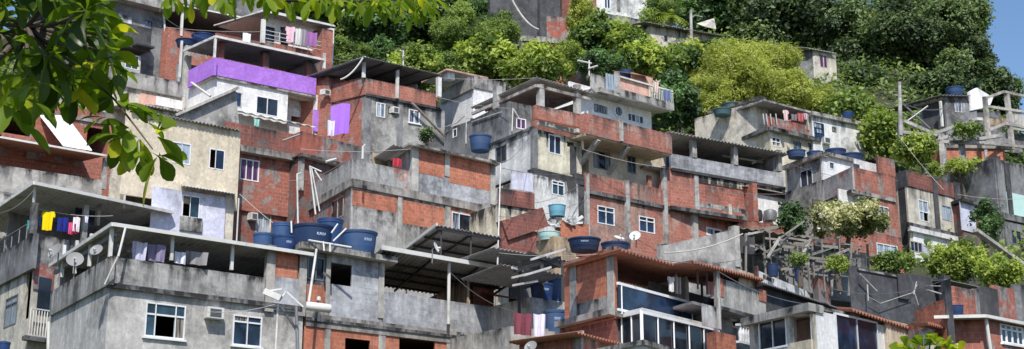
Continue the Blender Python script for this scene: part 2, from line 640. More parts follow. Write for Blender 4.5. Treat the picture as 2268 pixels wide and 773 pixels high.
        for j in range(len(rows)):
            for i in range(len(cols)):
                if n not in open:
                    pb = MB()
                    tilt = random.uniform(-.006, .006)
                    hx(pb, us[i] + hb * .6, us[i + 1] - hb * .6, zs[j] + hb * .6, zs[j + 1] - hb * .6, k + inset + tilt, k + inset + .012 + tilt)
                    pb.build('pane', g if not isinstance(g, (list, tuple)) else g[n % len(g)], fr)
                n += 1
        return fr

    def sheet(s, name, m, x0, x1, y0, y1, zf, zk, corr=.2, amp=.035, th=.02, zfr=None, zkr=None):
        """roof sheet; zf / zk = height of its front and back edge (zfr, zkr at its other end); ridges run front to back"""
        mb = MB()
        n = max(2, int(abs(x1 - x0) / corr * 8)) if corr else 1
        zfr = zf if zfr is None else zfr
        zkr = zk if zkr is None else zkr
        tops, bots = [], []
        for i in range(n + 1):
            t = i / n
            x = x0 + (x1 - x0) * t
            w = amp * .8 * cos(2 * pi * i / 8) if corr else 0
            a = s.W(x, y0, zf + (zfr - zf) * t + w)
            b = s.W(x, y1, zk + (zkr - zk) * t + w)
            tops.append((a, b))
        i0 = len(mb.v)
        for a, b in tops:
            mb.v += [a, b, a - Z * th, b - Z * th]
        for i in range(n):
            k, q = i0 + 4 * i, i0 + 4 * i + 4
            mb.f += [[k, q, q + 1, k + 1], [k + 2, k + 3, q + 3, q + 2], [k, k + 2, q + 2, q], [k + 1, q + 1, q + 3, k + 3]]
        mb.f += [[i0, i0 + 1, i0 + 3, i0 + 2], [i0 + 4 * n, i0 + 4 * n + 2, i0 + 4 * n + 3, i0 + 4 * n + 1]]
        return mb.build(name, m, s.root)

    def roofF(s, m, a, b, yf=-.3, dep=4, rise=.0, edge=None, corr=.2, amp=.035, eh=.1, name='roof', th=.025):
        """roof whose front edge runs from pixel a to pixel b in the plane y = yf"""
        x0, z0 = s.F(*a, yf)
        x1, z1 = s.F(*b, yf)
        z1 = z0 + (z1 - z0) * .35
        o = s.sheet(name, m, x0, x1, yf, yf + dep, z0, z0 + rise, corr, amp, th, z1, z1 + rise)
        if edge:
            mb = MB()
            mb.bar(s.W(x0, yf - .03, z0 - .03), s.W(x1, yf - .03, z1 - .03), .07, eh)
            mb.bar(s.W(x0 - .03, yf - .03, z0 - .03), s.W(x0 - .03, yf + dep, z0 + rise - .03), .07, eh)
            mb.build('fascia', edge, s.root)
        return x0, x1, z0, yf

    def post(s, name, m, px, pt, pb, w, y=0, round=False):
        """post in the plane y between two pixel heights; w in metres"""
        x, z1 = s.F(px, (pt + pb) / 2, y)[0], s.F(px, pt, y)[1]
        z0 = s.F(px, pb, y)[1]
        mb = MB()
        if round:
            mb.tube([s.W(x, y, z0), s.W(x, y, z1)], w / 2, 10)
        else:
            s.hex(mb, x - w / 2, x + w / 2, y - w / 2, y + w / 2, z0, z1)
        return mb.build(name, m, s.root)

    def postL(s, name, m, px, pt, pb, w, x=0):
        y, z1 = s.L(px, (pt + pb) / 2, x)[0], s.L(px, pt, x)[1]
        z0 = s.L(px, pb, x)[1]
        return s.box(name, m, x - w / 2, x + w / 2, y - w / 2, y + w / 2, z0, z1)

    def room(s, m, x0, x1, dep, z0, z1, y=0, left=False, floor=True, name='inner_wall'):
        """back and far walls behind an open terrace"""
        mb = MB()
        s.hex(mb, x0, x1, y + dep, y + dep + .12, z0, z1)
        s.hex(mb, x1 - .12, x1, y + .15, y + dep - .003, z0, z1)
        if left:
            s.hex(mb, x0, x0 + .12, y + .15, y + dep - .003, z0, z1)
        if floor:
            s.hex(mb, x0 + .15, x1 - .15, y + .15, y + dep - .003, z0 - .1, z0 - .004)
        return mb.build(name, m, s.root)

    def pipe(s, name, m, pts, r, parent=None):
        """pts = [(px, py, y)] in planes parallel to the facade"""
        mb = MB()
        mb.tube([s.PF(*p) for p in pts], r, 8)
        return mb.build(name, m, parent or s.root, smooth=True)
# ------------------------------------------------------------------ small things (each one a top-level object)
GT, GD, GA = 'blue water tanks on the roofs', 'satellite dishes on the roofs', 'air conditioners on the house walls'
GL, GP = 'laundry hung out to dry', 'plastic pipes and poles standing on the roofs'


def tank_on(h, px, pyt, rx, y, z, label, **kw):
    """tank standing on a roof of house h at height z, in the plane y of its facade, rim at pixel row pyt"""
    Y = h.PF(px, pyt, y).y
    return tank(px, pyt, None, rx, Y, label, zbase=z, **kw)


def tank(px, pyt, pyb, rx, Y, label, m='bluetank', lid=True, text=False, group=GT, name='water_tank', zbase=None):
    """round water tank seen between pixel rows pyt (rim) and pyb (foot); rx = half width in pixels"""
    r = rx * Y / FPX
    top = P(px, pyt + 2, Y)
    base = P(px, pyb, Y) if zbase is None else V((top.x, top.y, zbase))
    top.z = P(px, pyt + 3, Y - r).z
    h = max(.35, top.z - base.z)
    root = empty(name, base, label, 'water tank', group)
    if m == 'bluetank':
        m = random.Random(label).choice(('bluetank', 'bluetank', 'bluetankfaded', 'bluetankdark'))
    mb = MB()
    n = 36
    prof = [(r * .84, 0), (r * .86, .02), (r * .9, h * .4), (r * .915, h * .42), (r * .915, h * .46), (r * .93, h * .5), (r * .98, h * .93), (r * 1.03, h * .94), (r * 1.03, h), (r * .98, h), (r * .97, h * .96)]
    mb.lathe(base, prof, n)
    mb.lathe(base, [(0.001, .01), (r * .84, .01)], n)
    mb.build('body', m, root, smooth=True)
    if lid:
        lb = MB()
        lb.lathe(base, [(r * 1.05, h * .985), (r * 1.05, h + .03), (r * .93, h + .04), (r * .6, h + .06), (r * .25, h + .075), (.001, h + .08)], n)
        for k in range(10):
            a = 2 * pi * k / 10
            u = V((cos(a), sin(a), 0))
            lb.bar(base + u * r * .3 + Z * (h + .07), base + u * r * .92 + Z * (h + .045), .05, .02)
        lb.build('lid', m, root, smooth=True)
    if text:
        # maker's print worn to a band of short pale strokes
        tb = MB()
        a0 = atan2(-base.y, -base.x) + radians(text)
        ch = min(.055, h * .07)
        for k in range(7):
            a = a0 + k * .07
            zc = base.z + h * .66
            rr = r * .962
            rt = lambda q, z: V((base.x + (rr + .012 + (z - zc) / h * r * .1) * cos(q), base.y + (rr + .012 + (z - zc) / h * r * .1) * sin(q), z))
            w = .02
            tb.poly([rt(a, zc - ch * (1 if k % 3 else .5)), rt(a + w, zc - ch), rt(a + w, zc + ch * (1 if k % 4 else .6)), rt(a, zc + ch)])
            if k % 2 == 0:
                tb.poly([rt(a + w, zc + ch * .5), rt(a + .05, zc + ch * .5), rt(a + .05, zc + ch), rt(a + w, zc + ch)])
            if k % 3 != 1:
                tb.poly([rt(a + w, zc - ch * .2), rt(a + .045, zc - ch * .2), rt(a + .045, zc + ch * .2), rt(a + w, zc + ch * .2)])
        tb.build('print', 'tanktext', root)
    return root


def dish(px, py, rpx, Y, label, m='dish', az=-20, el=35, mast=.5):
    """offset dish seen face-on-ish; az degrees from 'towards camera', el upward"""
    c = P(px, py, Y)
    r = rpx * Y / FPX
    ax = V((sin(radians(az)) * cos(radians(el)), -cos(radians(az)) * cos(radians(el)), sin(radians(el))))
    root = empty('satellite_dish', c - Z * mast, label, 'satellite dish', GD)
    mb = MB()
    prof = [(r * k / 8, .22 * r * (k / 8) ** 2) for k in range(9)]
    back = [(r * (8 - k) / 8, .22 * r * ((8 - k) / 8) ** 2 - .015) for k in range(9)]
    mb.lathe(c, prof + [(r * 1.02, .22 * r - .008)] + back, 28, ax)
    mb.build('reflector', m, root, smooth=True)
    side = ax.cross(Z).normalized()
    low = side.cross(ax).normalized() * -1
    if low.z > 0:
        low = -low
    f = c + ax * r * .95 + low * r * .35
    ab = MB()
    ab.tube([c + low * r * .95 + ax * .2 * r, f], .014, 6)
    ab.build('arm', 'greymetal', root)
    hb = MB()
    hb.lathe(f - ax * .02, [(.001, 0), (.035, 0), (.04, .05), (.03, .11), (.001, .11)], 10, (f - c) * -1)
    hb.build('receiver', 'dishwhite', root)
    mm = MB()
    mm.tube([c - ax * .03, c - ax * .13, c - ax * .13 - Z * mast], .022, 8)
    mm.build('mast', 'greymetal', root)
    return root


def ac_unit(h, R, label, axis='F', m='white', k=0):
    """window air conditioner standing proud of a house wall"""
    x0, x1, z0, z1 = h.rF(R, k) if axis == 'F' else h.rL(R, k)
    c = h.W((x0 + x1) / 2, k, z0) if axis == 'F' else h.W(k, (x0 + x1) / 2, z0)
    root = empty('air_conditioner', c, label, 'air conditioner', GA)

    def bx(mb, a, b, c0, c1, k0, k1):
        if axis == 'F':
            h.hex(mb, a, b, k + k0, k + k1, c0, c1)
        else:
            h.hex(mb, k + k0, k + k1, a, b, c0, c1)
    mb = MB()
    bx(mb, x0, x1, z0, z1, -.34, -.003)
    mb.build('casing', 'whitemetal', root, bevel=.012)
    gb = MB()
    w = x1 - x0
    hh = z1 - z0
    bx(gb, x0 + w * .16, x1 - w * .16, z0 + hh * .12, z1 - hh * .15, -.348, -.341)
    gb.build('grille', 'greymetal', root)
    sb = MB()
    for i in range(5):
        z = z0 + hh * (.2 + .13 * i)
        bx(sb, x0 + w * .18, x1 - w * .18, z, z + hh * .03, -.358, -.35)
    sb.build('slats', 'darkmetal', root)
    return root


def cloth(px0, pyt, px1, pyb, Y, label, col, kind='sheet', slope=0.0, name=None, cat=None, fold=.05, Y1=None):
    """one piece of laundry hanging from a line"""
    name = name or {'sheet': 'hanging_sheet', 'shirt': 'hanging_shirt', 'shorts': 'hanging_shorts', 'towel': 'hanging_towel'}[kind]
    cat = cat or {'sheet': 'sheet', 'shirt': 'shirt', 'shorts': 'shorts', 'towel': 'towel'}[kind]
    a = P(px0, pyt, Y)
    b = P(px1, pyt + slope, Y1 or Y)
    hgt = a.z - P(px0, pyb, Y).z
    n, k = 16, 10
    outl = {'sheet': lambda u, v: True, 'towel': lambda u, v: True,
            'shirt': lambda u, v: (.14 < u < .86) or (v < .34 and v > .0 + abs(u - .5) * .12),
            'shorts': lambda u, v: v < .45 or not (.44 < u < .56)}[kind]
    mb = MB()
    ph = random.random() * 6
    nrm = (b - a).cross(Z).normalized()
    g = {}

    def pt(i, j):
        if (i, j) not in g:
            u, v = i / n, j / k
            w = fold * (.35 + v) * sin(u * 11 + ph) + .4 * fold * sin(u * 23 + 2 * ph + v * 2)
            uu = u + (.5 - u) * .08 * v
            sag = .05 * hgt * sin(pi * u * 2 + ph) * (1 - v) * .5
            g[(i, j)] = len(mb.v)
            mb.v.append(a.lerp(b, uu) - Z * (hgt * v + sag) + nrm * w)
        return g[(i, j)]
    for i in range(n):
        for j in range(k):
            if outl((i + .5) / n, (j + .5) / k):
                mb.f.append([pt(i, j), pt(i + 1, j), pt(i + 1, j + 1), pt(i, j + 1)])
    key = 'cloth_%d_%d_%d' % tuple(int(c * 100) for c in col)
    o = mb.build(name, plain(key, col, .95, .18, scale=5, spec=.1), None, a.lerp(b, .5), smooth=True)
    return tag(o, label, cat, GL)


def pole(name, label, cat, pts, r, m='whitepvc', group=GP, extra=(), extra_name='arm'):
    """thin pole or pipe through pixel points [(px, py, Y)]; r in metres"""
    P3 = [P(*p) for p in pts]
    r *= .62
    mb = MB()
    mb.tube(P3, r, 8)
    root = mb.build(name, m, None, P3[-1], smooth=True)
    tag(root, label, cat, group)
    for e in extra:
        eb = MB()
        eb.tube([P(*p) for p in e], r * .8, 8)
        eb.build(extra_name, m, root, smooth=True)
    return root


def line(label, a, b, sag=.15, r=.012, m='rope', name='clothes_line', cat='rope', group='ropes and cables'):
    A, B = P(*a), P(*b)
    mb = MB()
    mb.tube([A.lerp(B, t / 8) - Z * sag * 4 * (t / 8) * (1 - t / 8) for t in range(9)], r, 6)
    o = mb.build(name, m, None, A)
    return tag(o, label, cat, group)
# ------------------------------------------------------------------ houses, near to far (pixel pairs are turned into real planes)
H = {}
HG = 'houses stacked on the hillside'

# --- A1 grey two-storey house with roof terrace
h = H['grey'] = House('concrete_house', 'grey two-storey concrete house with dishes on its roof terrace and a leaning white pipe', (243, 630), 42, (665, 682), (118, 697))
a, b, z0, z1, dep = h.storey('greyplaster', (243, 630, 674, None), far=116,
                             wins=[((321, 667, 411, 745), dict(cols=[1, 2, 1], rows=[1.9, 1], g='gt', open=(1,), sill=True)),
                                   ((515, 695, 580, 764), dict(cols=2, rows=[3.4, 1], g='gb', sill=True))])
h.bF('ledge', 'mould', (238, 627, 668, 637), -.16, .1)
h.wallF('parapet', 'concrete', (247, 568, 588, 628), -.1, .16)
h.wallL('parapet', 'mouldlight', (243, 568, 118, 628), -.1, .16)
h.bF('column', 'beam', (587, 542, 606, 690), -.12, .12)
h.wallF('brick_infill', 'brick', (606, 550, 660, 612), -.06, .14)
h.wallF('parapet', 'bluegrey', (606, 611, 662, 686), -.09, .16)
h.bF('column', 'beam', (660, 552, 676, 700), -.12, .14)
rx0, rx1, rz, ry = h.roofF('rooflight', (250, 495), (694, 560), -.35, dep + .3, .0, edge='whitemetal', eh=.12, corr=.24)
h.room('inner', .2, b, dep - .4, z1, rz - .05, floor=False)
TOP_A1 = rz + .05
for px, pt, pb in ((381, 518, 577), (514, 538, 598)):
    h.post('post', 'whitemetal', px, pt, pb, .11, 0)
h.post('post', 'whitemetal', 246, 497, 570, .12, 0)
for px, pt, pb in ((200, 520, 588), (168, 535, 604), (140, 545, 612)):
    h.postL('post', 'whitemetal', px, pt, pb, .11, 0)
h.box('roof_beam', 'greymetal', 0, .12, 0, dep, rz - .32, rz - .2)
ac_unit(h, (452, 681, 489, 706), 'white air conditioner between the two windows of the grey concrete house')

# --- A3 long unfinished house with blue-grey parapet, window holes below
Y3 = h.PF(675, 690).y
g = H['block'] = House('unfinished_house', 'long unfinished house with a blue-grey rendered parapet above gaping brick window holes', (675, 693), Y3 + .1, (1133, 751), (560, 770))
a, b, z0, z1, dep = g.storey('brick', (675, 700, 1136, None), dep=7,
                             holes=[(764, 748, 819, 800), (884, 743, 963, 800), (1005, 761, 1093, 800)])
g.bF('ring_beam', 'beam', (677, 693, 1138, 722), -.06, .2)
for l, r in ((718, 731), (838, 853), (989, 1003), (1093, 1112)):
    g.bF('column', 'beam', (l, 718, r, 800), -.04, .1)
# bay and solid upper room
g.wallF('wall', 'brick', (676, 628, 722, 670), 0, .14)
g.bF('ledge', 'beam', (676, 668, 724, 700), -.02, .2)
g.wallF('wall', 'mould', (676, 556, 724, 630), .05, .14, wins=[((681, 566, 719, 618), dict(cols=2, g='g', f='greymetal'))])
x0, x1, zb_, zt = g.rF((724, 563, 849, 702))
UZ = zt
g.storey('bluegrey', (724, 562, 849, 702), dep=5, holes=[(731, 580, 779, 628)], x0=g.F(724, 640)[0])
g.bF('column', 'lightconcrete', (838, 574, 850, 704), -.05, .1)
g.bF('column', 'beam', (721, 563, 731, 706), -.05, .1)
g.box('roof_slab', 'lightconcrete', g.F(676, 540)[0] - .3, x1 + .5, -.45, 5.4, zt + .02, zt + .22)
TOP_A3 = zt + .22
g.wallF('parapet', 'bluegrey', (849, 645, 1134, 718), -.03, .16)
g.bF('ledge', 'mould', (676, 702, 1139, 709), -.12, .1)
px0, px1, pz0, pz1 = g.rF((849, 645, 1134, 706))
# lower awning
ax0, az = g.F(846, 549, -.55)
ax1 = g.F(1157, 601, -.55)[0]
g.sheet('roof', 'roofgrey', ax0, ax1, -.55, 4.6, az, az - .35, .22, .035)
mb = MB()
mb.bar(g.W(ax0, -.6, az + .0), g.W(ax1, -.6, az + .0), .1, .16)
mb.build('gutter', 'whitemetal', g.root)
mb = MB()
for k in range(1, 5):
    mb.bar(g.W(ax0, k, az - .1 - .08 * k), g.W(ax1, k, az - .1 - .08 * k), .07, .09)
for k in range(4):
    x = ax0 + (ax1 - ax0) * k / 3
    mb.bar(g.W(x, -.5, az - .12), g.W(x, 4.5, az - .5), .06, .09)
mb.build('roof_frame', 'darkmetal', g.root)
g.post('post', 'whitepvc', 994, 573, 718, .13, -.3, round=True)
# the higher awning behind it
bx0, bz = g.F(981, 500, 1.2)
bx1 = g.F(1110, 524, 1.2)[0]
g.sheet('roof', 'roofgrey', bx0 - .3, bx1, 1.2, 6.4, bz, bz - .15, .22, .035)
mb = MB()
mb.bar(g.W(bx0 - .33, 1.15, bz), g.W(bx0 - .33, 6.4, bz - .15), .07, .12)
mb.build('fascia', 'whitemetal', g.root)
mb = MB()
for k in range(4):
    y = 1.3 + 1.6 * k
    mb.bar(g.W(bx0 - .3, y, bz - .12 - .05 * k), g.W(bx1, y, bz - .12 - .05 * k), .07, .1)
for k in range(3):
    x = bx0 + (bx1 - bx0) * k / 2
    mb.bar(g.W(x, 1.2, bz - .1), g.W(x, 6.3, bz - .22), .07, .1)
    for y in (1.4, 6.2):
        mb.bar(g.W(x, y, az - .2), g.W(x, y, bz - .1), .06)
mb.build('roof_frame', 'darkmetal', g.root)
g.room('tan', px0, px1 - 2.2, 5.5, pz0, az - .45)
g.box('brick_pier', 'brickdirty', g.F(1048, 640, 2.2)[0], g.F(1094, 650, 2.2)[0], 2.2, 2.6, pz0, g.F(1050, 622, 2.2)[1])
g.sheet('side_awning', 'tile', g.F(1085, 640, 1.2)[0], g.F(1180, 655, 1.2)[0], .6, 2.2, g.F(1090, 660, 1.2)[1], g.F(1090, 640, 1.2)[1], .18, .03)
g.wallL('shed_wall', 'lightconcrete', (1134, 690, 1060, 690), px1 - .1, .1) if False else None

# --- B clothes-line house at the far left
h = H['line'] = House('terrace_house', 'shabby house with a white-edged roof over a terrace full of coloured laundry', (76, 518), 52, (238, 552), (10, 556))
dep = h.L(-60, 590)[0]
h.storey('creamgrey', (76, 585, 240, None), far=-60, lwins=[((38, 651, 12, 716), dict(cols=2, rows=[3, 1], g='gpale', f='greymetal'))],
         lholes=[(74, 590, 56, 700)])
h.wallF('parapet', 'mouldlight', (76, 516, 260, 588), -.05, .15)
h.wallL('parapet', 'mould', (76, 518, -60, 592), -.05, .15)
x0, x1, z, yf = h.roofF('rooflight', (76, 404), (386, 450), -.3, dep + .5, 0, edge='whitemetal', eh=.13, corr=.22)
zp = h.F(76, 585)[1]
h.room('inner', .3, x1 - .3, 5, zp, z - .05)
h.post('column', 'mouldlight', 75, 450, 520, .3, .1)
h.post('column', 'concrete', 187, 455, 545, .25, .5)
h.post('post', 'whitemetal', 76, 408, 452, .1, .1)
h.post('post', 'whitemetal', 275, 432, 462, .09, .1)
h.post('post', 'lightconcrete', 218, 450, 500, .16, 1.0)
h.bF('door_frame', 'gb', (168, 432, 211, 495), 2.2, 2.3, ref=2.2)
mb = MB()
for y in np.linspace(.3, dep - .4, 9):
    mb.bar(h.W(.1, y, h.F(76, 520)[1]), h.W(.1, y, h.F(76, 520)[1] + .75 + .2 * sin(y * 5)), .04)
mb.bar(h.W(.1, 0, h.F(76, 520)[1] + .7), h.W(.1, dep, h.F(76, 520)[1] + .7), .04)
mb.build('railing', 'greymetal', h.root)
# balcony under it
mb = MB()
xx0, zz0 = h.F(64, 742, -.3)
xx1, zz1 = h.F(118, 690, -.3)
for k in range(9):
    x = xx0 + (xx1 - xx0) * k / 8
    mb.bar(h.W(x, -.3, zz0), h.W(x, -.3, zz1), .035)
mb.bar(h.W(xx0, -.3, zz1), h.W(xx1, -.3, zz1), .05)
mb.bar(h.W(xx0, -.3, zz0), h.W(xx1, -.3, zz0), .05)
mb.build('balcony_rail', 'whitemetal', h.root)
h.box('balcony_slab', 'mould', xx0 - .2, xx1 + .3, -.4, 0, zz0 - .2, zz0 - .03)
h.wallF('porch_wall', 'redplaster', (76, 580, 120, 640), -.06, .03)
h.wallF('dark_door', 'g', (84, 612, 112, 690), -.08, .03)

# --- B3 brick house with low sheet roof, behind the tree
h = H['shed'] = House('brick_house', 'brick house behind the big leaves with a white panel leaning on its roof', (-60, 300), 60, (235, 347), (-100, 320))
h.storey('brickdirty', (-60, 196, 250, 420), dep=6, y=2.2, holes=[(0, 232, 70, 292), (192, 280, 240, 335)])
h.wallF('parapet', 'concrete', (-60, 356, 228, 420), 0, .16)
h.storey('concrete', (-60, 415, 228, None), dep=6)
x0, x1, z, yf = h.roofF('tile', (-60, 292), (235, 352), -.3, 2.9, .25, edge='whitemetal', eh=.09)
h.post('column', 'mouldlight', 231, 350, 420, .2, .05)
h.wallF('back_panel', 'redplaster', (60, 310, 150, 350), 1.9, .05)
h.bF('coping', 'lightconcrete', (20, 233, 230, 240), 2.1, 2.3, ref=2.2)

# --- B4 beige house, lavender ground floor
h = H['beige'] = House('beige_house', 'beige rendered house with sliding windows above a pale lavender ground floor', (310, 270), 57, (531, 310), 15)
h.storey('cream', (272, 241, 531, 430), dep=6, wins=[((382, 312, 423, 360), dict(cols=2, g='gpale')), ((463, 327, 498, 373), dict(cols=[1, 1.4], g='gb', open=(0,)))])
h.roofF('roofgrey', (290, 241), (533, 289), -.25, 6.3, .5, corr=.18, amp=.045)
h.storey('lavender', (338, 412, 502, None), dep=5, y=-.25, wins=[((403, 430, 443, 480), dict(cols=[1, 1.2], g='gt', open=(0,)))])
h.bF('sill', 'concrete', (398, 479, 448, 510), -.42, -.26, ref=-.25)
h.wallF('side_pier', 'creamgrey', (500, 425, 520, None), -.12, .5)
h.roofF('whitemetal', (402, 409), (522, 428), -.75, .8, .12, corr=.15, amp=.02, th=.03, name='awning')
h.bF('drain_pipe', 'whitepvc', (527, 440, 530, None), -.14, -.06)

# --- B6 recessed brick house
h = H['recess'] = House('brick_house', 'dim recessed brick house with a purple-curtained window beside the beige wall', (531, 300), 61, (660, 324), (500, 310))
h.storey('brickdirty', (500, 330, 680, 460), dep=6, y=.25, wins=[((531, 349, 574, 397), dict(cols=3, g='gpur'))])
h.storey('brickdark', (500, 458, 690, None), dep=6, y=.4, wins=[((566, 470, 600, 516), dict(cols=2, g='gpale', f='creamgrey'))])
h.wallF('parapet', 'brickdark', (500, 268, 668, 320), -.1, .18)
h.bF('ledge', 'beam', (500, 316, 668, 330), -.16, .3)
x0, z = h.F(666, 345, -.1)
hh = H['parapet'] = House('terrace_house', 'red rendered terrace wall below the purple balcony', (667, 340), 61.9, (755, 362), (640, 350))
hh.storey('redplaster', (667, 290, 800, 342), dep=5)
hh.bF('ledge', 'beam', (665, 339, 800, 346), -.14, .2)
hh.storey('brickdark', (667, 346, 800, None), dep=5, y=.2)
hh.bF('column', 'lightconcrete', (667, 345, 675, 420), .05, .3)
hh.wallF('white_panel', 'innerwhite', (676, 332, 712, 345), .15, .03)
ac_unit(h, (547, 472, 562, 488), 'small old air conditioner beside the curtained lower window of the dim recessed brick house', k=.4)

# --- C1 central brick house
h = H['brick'] = House('brick_house', 'large unfinished brick house with cement patches and a white-capped brick upper storey', (779, 393), 58, (1090, 456), (650, 470))
a, b, z0, z1, dep = h.storey('brickgrey', (779, 408, 1098, None), dep=8, lwins=[((761, 432, 735, 478), dict(cols=2, g='g', f='lightconcrete'))],
                             wins=[((1000, 468, 1075, 510), dict(cols=[1, 1.5, 1, 1], g=['gcur', 'g', 'gb', 'gcur']))], lm='redplaster')
h.bF('ring_beam', 'beam', (779, 396, 1098, 414), -.12, .2)
h.bL('ring_beam', 'beam', (779, 396, 640, 414), -.12, .2)
h.wallF('brick_infill', 'brick', (781, 418, 879, 454), -.03, .1)
h.wallF('cement_band', 'concrete', (781, 454, 879, 560), -.025, .1)
h.wallF('brick_infill', 'brick', (889, 442, 983, 494), -.03, .1)
h.wallF('cement_band', 'lightconcrete', (889, 434, 983, 443), -.025, .1)
h.wallF('cement_band', 'lightconcrete', (889, 494, 983, 560), -.025, .1)
for l, r, t in ((879, 889, 428), (984, 996, 450), (1085, 1097, 470)):
    h.bF('column', 'lightconcrete', (l, t, r, 600), -.07, .1)
# upper storey
ux0, ux1, uz0, uz1 = h.rF((781, 358, 1095, 396))
h.wallF('parapet', 'brickgrey', (781, 352, 912, 398), -.02, .16)
h.wallL('parapet', 'brickgrey', (779, 352, 640, 400), -.02, .16)
sx = h.F(912, 370)[0]
h.storey('concrete', (912, 320, 1095, 424), dep=5, x0=sx)
h.wallF('brick_infill', 'brick', (926, 330, 984, 382), -.04, .1)
h.wallF('brick_infill', 'brick', (995, 344, 1085, 404), -.04, .1)
h.wallF('cement_band', 'bluegrey', (926, 379, 1085, 428), -.03, .1)
for l, r, t, bt in ((911, 926, 318, 424), (984, 995, 334, 390), (1085, 1096, 353, 452)):
    h.bF('column', 'lightconcrete', (l, t, r, bt), -.07, .12)
x0, x1, z, yf = h.roofF('rooflight', (908, 317), (1110, 359), -.35, 5.2, -.12, edge='lightconcrete', eh=.1)
h.sheet('roof', 'roofgrey', h.F(876, 330, 0)[0], x0, .2, 3, z - .06, z - .12, .2)
h.post('post', 'mouldlight', 862, 330, 372, .14, 2.5)
h.wallF('back_wall', 'inner', (790, 335, 912, 380), 4.6, .1)
h.wallF('tan_panel', 'tan', (825, 337, 862, 366), 2.6, .08)

# --- A5 brick tower with glass balconies
h = H['glass'] = House('brick_house', 'tall brick house with two dark glass balconies and a red tiled roof', (1363, 620), 44, (1512, 660), (1250, 652))
LW = (1362, 540, 1250, 700)
h.wallL('side_wall', 'brick', (1362, 545, 1250, 705), 0, .16)
h.bL('column', 'lightconcrete', (1361, 543, 1346, 700), -.05, .2)
h.bL('column', 'concrete', (1278, 575, 1263, 720), -.05, .1)
h.wallL('cement_band', 'mouldlight', (1346, 655, 1278, 690), -.03, .06)
h.bL('ledge', 'lightconcrete', (1362, 684, 1240, 698), -.35, .1)
h.wallL('lower_wall', 'brickdirty', (1362, 697, 1240, None), .02, .16)
dep = h.L(1250, 620)[0]
x0, x1, z, yf = h.roofF('tile', (1374, 551), (1570, 598), -.6, dep + .4, .05, corr=.22, amp=.05, th=.05)
TOP_A5 = z + .1
x1 -= .6
z1f = h.F(1363, 628)[1]
zf = h.F(1363, 694)[1]
h.box('floor_slab', 'lightconcrete', .0, x1, -.1, dep, zf - .1, zf + .1)
h.room('innerwhite', .2, x1, 3.2, zf + .1, z - .12, floor=False)
h.box('side_screen', 'innerwhite', x1 - .14, x1 - .01, .2, 3, zf + .2, z)
mb = MB()
mb.bar(h.W(.02, -.1, z1f), h.W(x1, -.1, z1f), .07, .09)
mb.bar(h.W(.02, -.1, zf + .12), h.W(x1, -.1, zf + .12), .07, .09)
for k in range(2):
    mb.bar(h.W(.25 + k * (x1 - .4), -.1, zf), h.W(.25 + k * (x1 - .4), -.1, z1f), .06)
fr = mb.build('balcony_frame', 'whiteframe', h.root)
h.box('glass_rail', 'gb', .03, x1 - .02, -.11, -.09, zf + .16, z1f - .05)
for k in range(4):
    h.post('post', 'lightconcrete', 1470 + k * 28, 590, 660, .09, .2) if k % 2 else None
# enclosed lower balcony
mb = MB()
bz1 = h.F(1363, 700)[1]
cxm = h.F(1421, 720, -1.1)[0]
zt = h.F(1421, 690, -1.1)[1]
x1b = h.F(1590, 735, -1.1)[0]
mb.bar(h.W(cxm, -1.1, zt), h.W(x1b, -1.1, zt), .09, .13)
mb.bar(h.W(cxm, -1.1, zt - 3), h.W(cxm, -1.1, zt), .1)
mb.bar(h.W(cxm, -1.1, zt), h.W(cxm, 1.2, zt), .09, .12)
for k in range(1, 5):
    x = cxm + (x1b - cxm) * k / 5
    mb.bar(h.W(x, -1.1, zt - 3), h.W(x, -1.1, zt), .045)
mb.bar(h.W(x1b, -1.1, zt - 3), h.W(x1b, -1.1, zt), .1)
for k in range(1, 4):
    mb.bar(h.W(cxm, -1.1 + k * .58, zt - 3), h.W(cxm, -1.1 + k * .58, zt), .045)
mb.build('glazing_frame', 'whiteframe', h.root)
h.box('glazing', 'g', cxm + .02, x1b, -1.06, -1.04, zt - 3, zt - .03)
h.box('side_glazing', 'g', cxm + .02, cxm + .04, -1.04, 1.2, zt - 3, zt - .03)
h.box('floor_slab', 'whitemetal', cxm, x1b, -1.15, .0, zt + .03, zt + .12)
h.storey('mould', (1366, 702, 1585, None), dep=4, y=.15)

# --- A6 low brick shed in front of it
h = H['lowshed'] = House('brick_shed', 'low brick shed with a red-edged roof and a dish in front of the glass-balcony house', (1287, 733), 41.5, (1400, 762), (1153, 756))
h.storey('brickdirty', (1287, 738, 1430, None), far=1150, lm='brickdirty')
dep = h.L(1150, 745)[0]
x0, z = h.F(1285, 734, -.3)
h.sheet('roof', 'tile', x0 - .2, h.F(1440, 768, -.3)[0], -.3, dep, z - .05, z + .02, .2, .04)
h.bL('column', 'concrete', (1288, 737, 1272, 790), -.05, .1)
mb = MB()
mb.bar(h.W(-.3, -.3, z), h.W(-.3, dep, z + .05), .1, .1)
mb.build('fascia', 'pink', h.root)
q = H['whiteroof'] = House('low_house', 'low house whose pale flat roof just shows below the dark glazing', (1424, 760), 39, (1480, 776), (1345, 775))
q.storey('white', (1424, 765, 1560, None), dep=5, slab='lightconcrete', over=.15)

